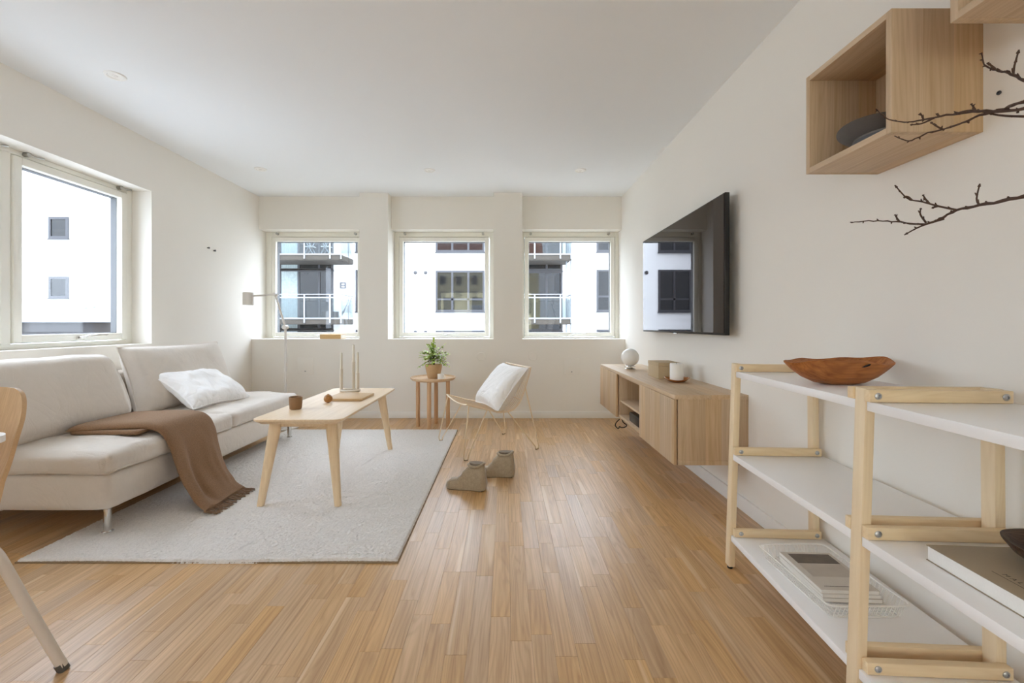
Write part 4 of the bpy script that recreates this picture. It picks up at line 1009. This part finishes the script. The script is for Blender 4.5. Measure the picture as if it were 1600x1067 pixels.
branch('lowest bare branch pointing left below the oak wall box', [base+[(1.07, .70, 1.18)]+Q((1640, 303, .82), (1600, 307, .85), (1541, 319, .93), (1495, 328, 1.0), (1463, 345, 1.05), (1435, 350, 1.08), (1400, 346, 1.12), (1365, 345, 1.15), (1331, 347, 1.17))],
       [Q((1495, 328, 1.0), (1470, 323, 1.02), (1440, 315, 1.05), (1418, 310, 1.07), (1398, 289, 1.08)), Q((1452, 318, 1.04), (1446, 311, 1.04), (1442, 304, 1.04)), Q((1530, 320, .95), (1526, 310, .95), (1531, 287, .95)),
        Q((1447, 348, 1.07), (1438, 335, 1.07), (1439, 325, 1.07)), Q((1475, 342, 1.03), (1440, 353, 1.05), (1413, 367, 1.06)), Q((1406, 347, 1.12), (1401, 340, 1.12), (1398, 335, 1.12)), Q((1425, 313, 1.06), (1418, 307, 1.06), (1412, 309, 1.06)), Q((1466, 322, 1.03), (1456, 325, 1.03))], .0052)
branch('middle pair of bare branches crossing in front of the lower oak wall box', [base+[(1.06, .68, 1.25)]+Q((1640, 146, .79), (1600, 158, .82), (1560, 172, .88), (1510, 175, .95), (1460, 184, 1.02), (1420, 191, 1.08), (1390, 187, 1.12), (1368, 170, 1.14)),
       [(1.105, .605, .95), (1.108, .61, 1.10), (1.05, .69, 1.24)]+Q((1640, 166, .80), (1600, 170, .83), (1540, 178, .9), (1495, 196, .97), (1450, 208, 1.03), (1420, 220, 1.07), (1398, 213, 1.09))],
       [Q((1525, 174, .93), (1521, 167, .93), (1517, 162, .93)), Q((1443, 187, 1.05), (1440, 180, 1.05), (1437, 177, 1.05)), Q((1475, 203, 1.0), (1465, 198, 1.0), (1454, 191, 1.0)), Q((1460, 184, 1.02), (1440, 193, 1.04), (1422, 195, 1.05)), Q((1600, 182, .84), (1560, 180, .88), (1520, 172, .92), (1490, 178, .96)), Q((1590, 176, .85), (1592, 170, .85)), Q((1468, 183, 1.0), (1464, 177, 1.0))], .0046)
branch('highest bare branch at the right edge above the middle branches', [base+[(1.04, .68, 1.28)]+Q((1640, 142, .78), (1600, 125, .81), (1575, 114, .85), (1552, 108, .89), (1538, 100, .91), (1534, 82, .92))],
       [Q((1583, 117, .84), (1585, 103, .84), (1592, 78, .84)), Q((1555, 108, .88), (1548, 102, .88), (1543, 98, .88))], .0044)

# ---- white dining table corner and plywood chair
dt = thing('dining_table', (-1.72, .72, 0), 'white table top edge with rounded corner at the left picture edge', 'table')
MB().prism(rrect(.46, .41, .06, 8), .720, .7365).build('tabletop', 'ttop', dt, smooth=30)
MB().lathe([(0, 0), (.26, 0), (.26, .01), (.03, .02), (.028, .70), (.12, .72), (0, .72)], n=36).build('pedestal', 'ttop', dt, smooth=40)
pcx = thing('plywood_chair', (-1.645, 1.09, 0), 'moulded plywood shell chair with beige tube legs at the white table', 'chair', rz=math.radians(-15))
# local: +y is the back, +x the right side; profile (y, z, half width, curve)
pf = [(.275, .822, .085), (.273, .812, .125), (.268, .79, .16), (.258, .745, .187), (.243, .69, .195), (.227, .63, .203), (.212, .585, .210), (.196, .548, .214), (.178, .515, .222), (.15, .488, .245), (.11, .47, .255), (.04, .457, .268), (-.06, .455, .262), (-.14, .458, .24), (-.19, .452, .20), (-.215, .44, .14)]
pfs = smooth_path([(y, z, w) for y, z, w in pf], 4)
def shell(off):
    G = []
    for i, (y, z, w) in enumerate(pfs):
        a = Vector(pfs[max(0, i-1)][:2]); b = Vector(pfs[min(len(pfs)-1, i+1)][:2]); d = (b-a).normalized(); n2 = Vector((-d.y, d.x))
        row = []
        for s in np.linspace(-1, 1, 21):
            cv = .035*s*s*(w/.22)**2
            fwd = max(0., min(1., (z-.46)/.12)); yy = y-cv*fwd; zz = z+cv*.5*(1-fwd)
            row.append((s*w, yy+n2.x*off, zz+n2.y*off))
        G.append(row)
    return G
A, B = shell(.0055), shell(-.0055)
ps = MB(); ps.grid(A); ps.grid(B); sh_ = ps.build('shell', 'ply', pcx, smooth=60)
eg = MB()
eg.grid([[r[0] for r in A], [r[0] for r in B]]); eg.grid([[r[-1] for r in A], [r[-1] for r in B]]); eg.grid([A[0], B[0]]); eg.grid([A[-1], B[-1]])
eg.build('shell_edge', 'plyedge', sh_, smooth=60)
MB().lathe([(0, .405), (.07, .405), (.075, .41), (.075, .425), (.10, .446), (0, .447)], n=28).build('hub', 'tube', pcx)
for aa in (44, 136, 224, 316):
    a = math.radians(aa); c, s_ = .922*math.cos(a), .922*math.sin(a)
    l = MB().tube(smooth_path([(0.03*c, .03*s_, .418), (.16*c, .16*s_, .418), (.235*c, .235*s_, .412), (.272*c, .272*s_, .385), (.30*c, .30*s_, .325), (.36*c, .36*s_, .17), (.424*c, .424*s_, .012)], 5), .0135, 14).build('leg', 'tube', pcx)
    MB().tube([(.418*c, .418*s_, .022), (.428*c, .428*s_, .0)], .0142, 14).build('glide', 'rubber', l)
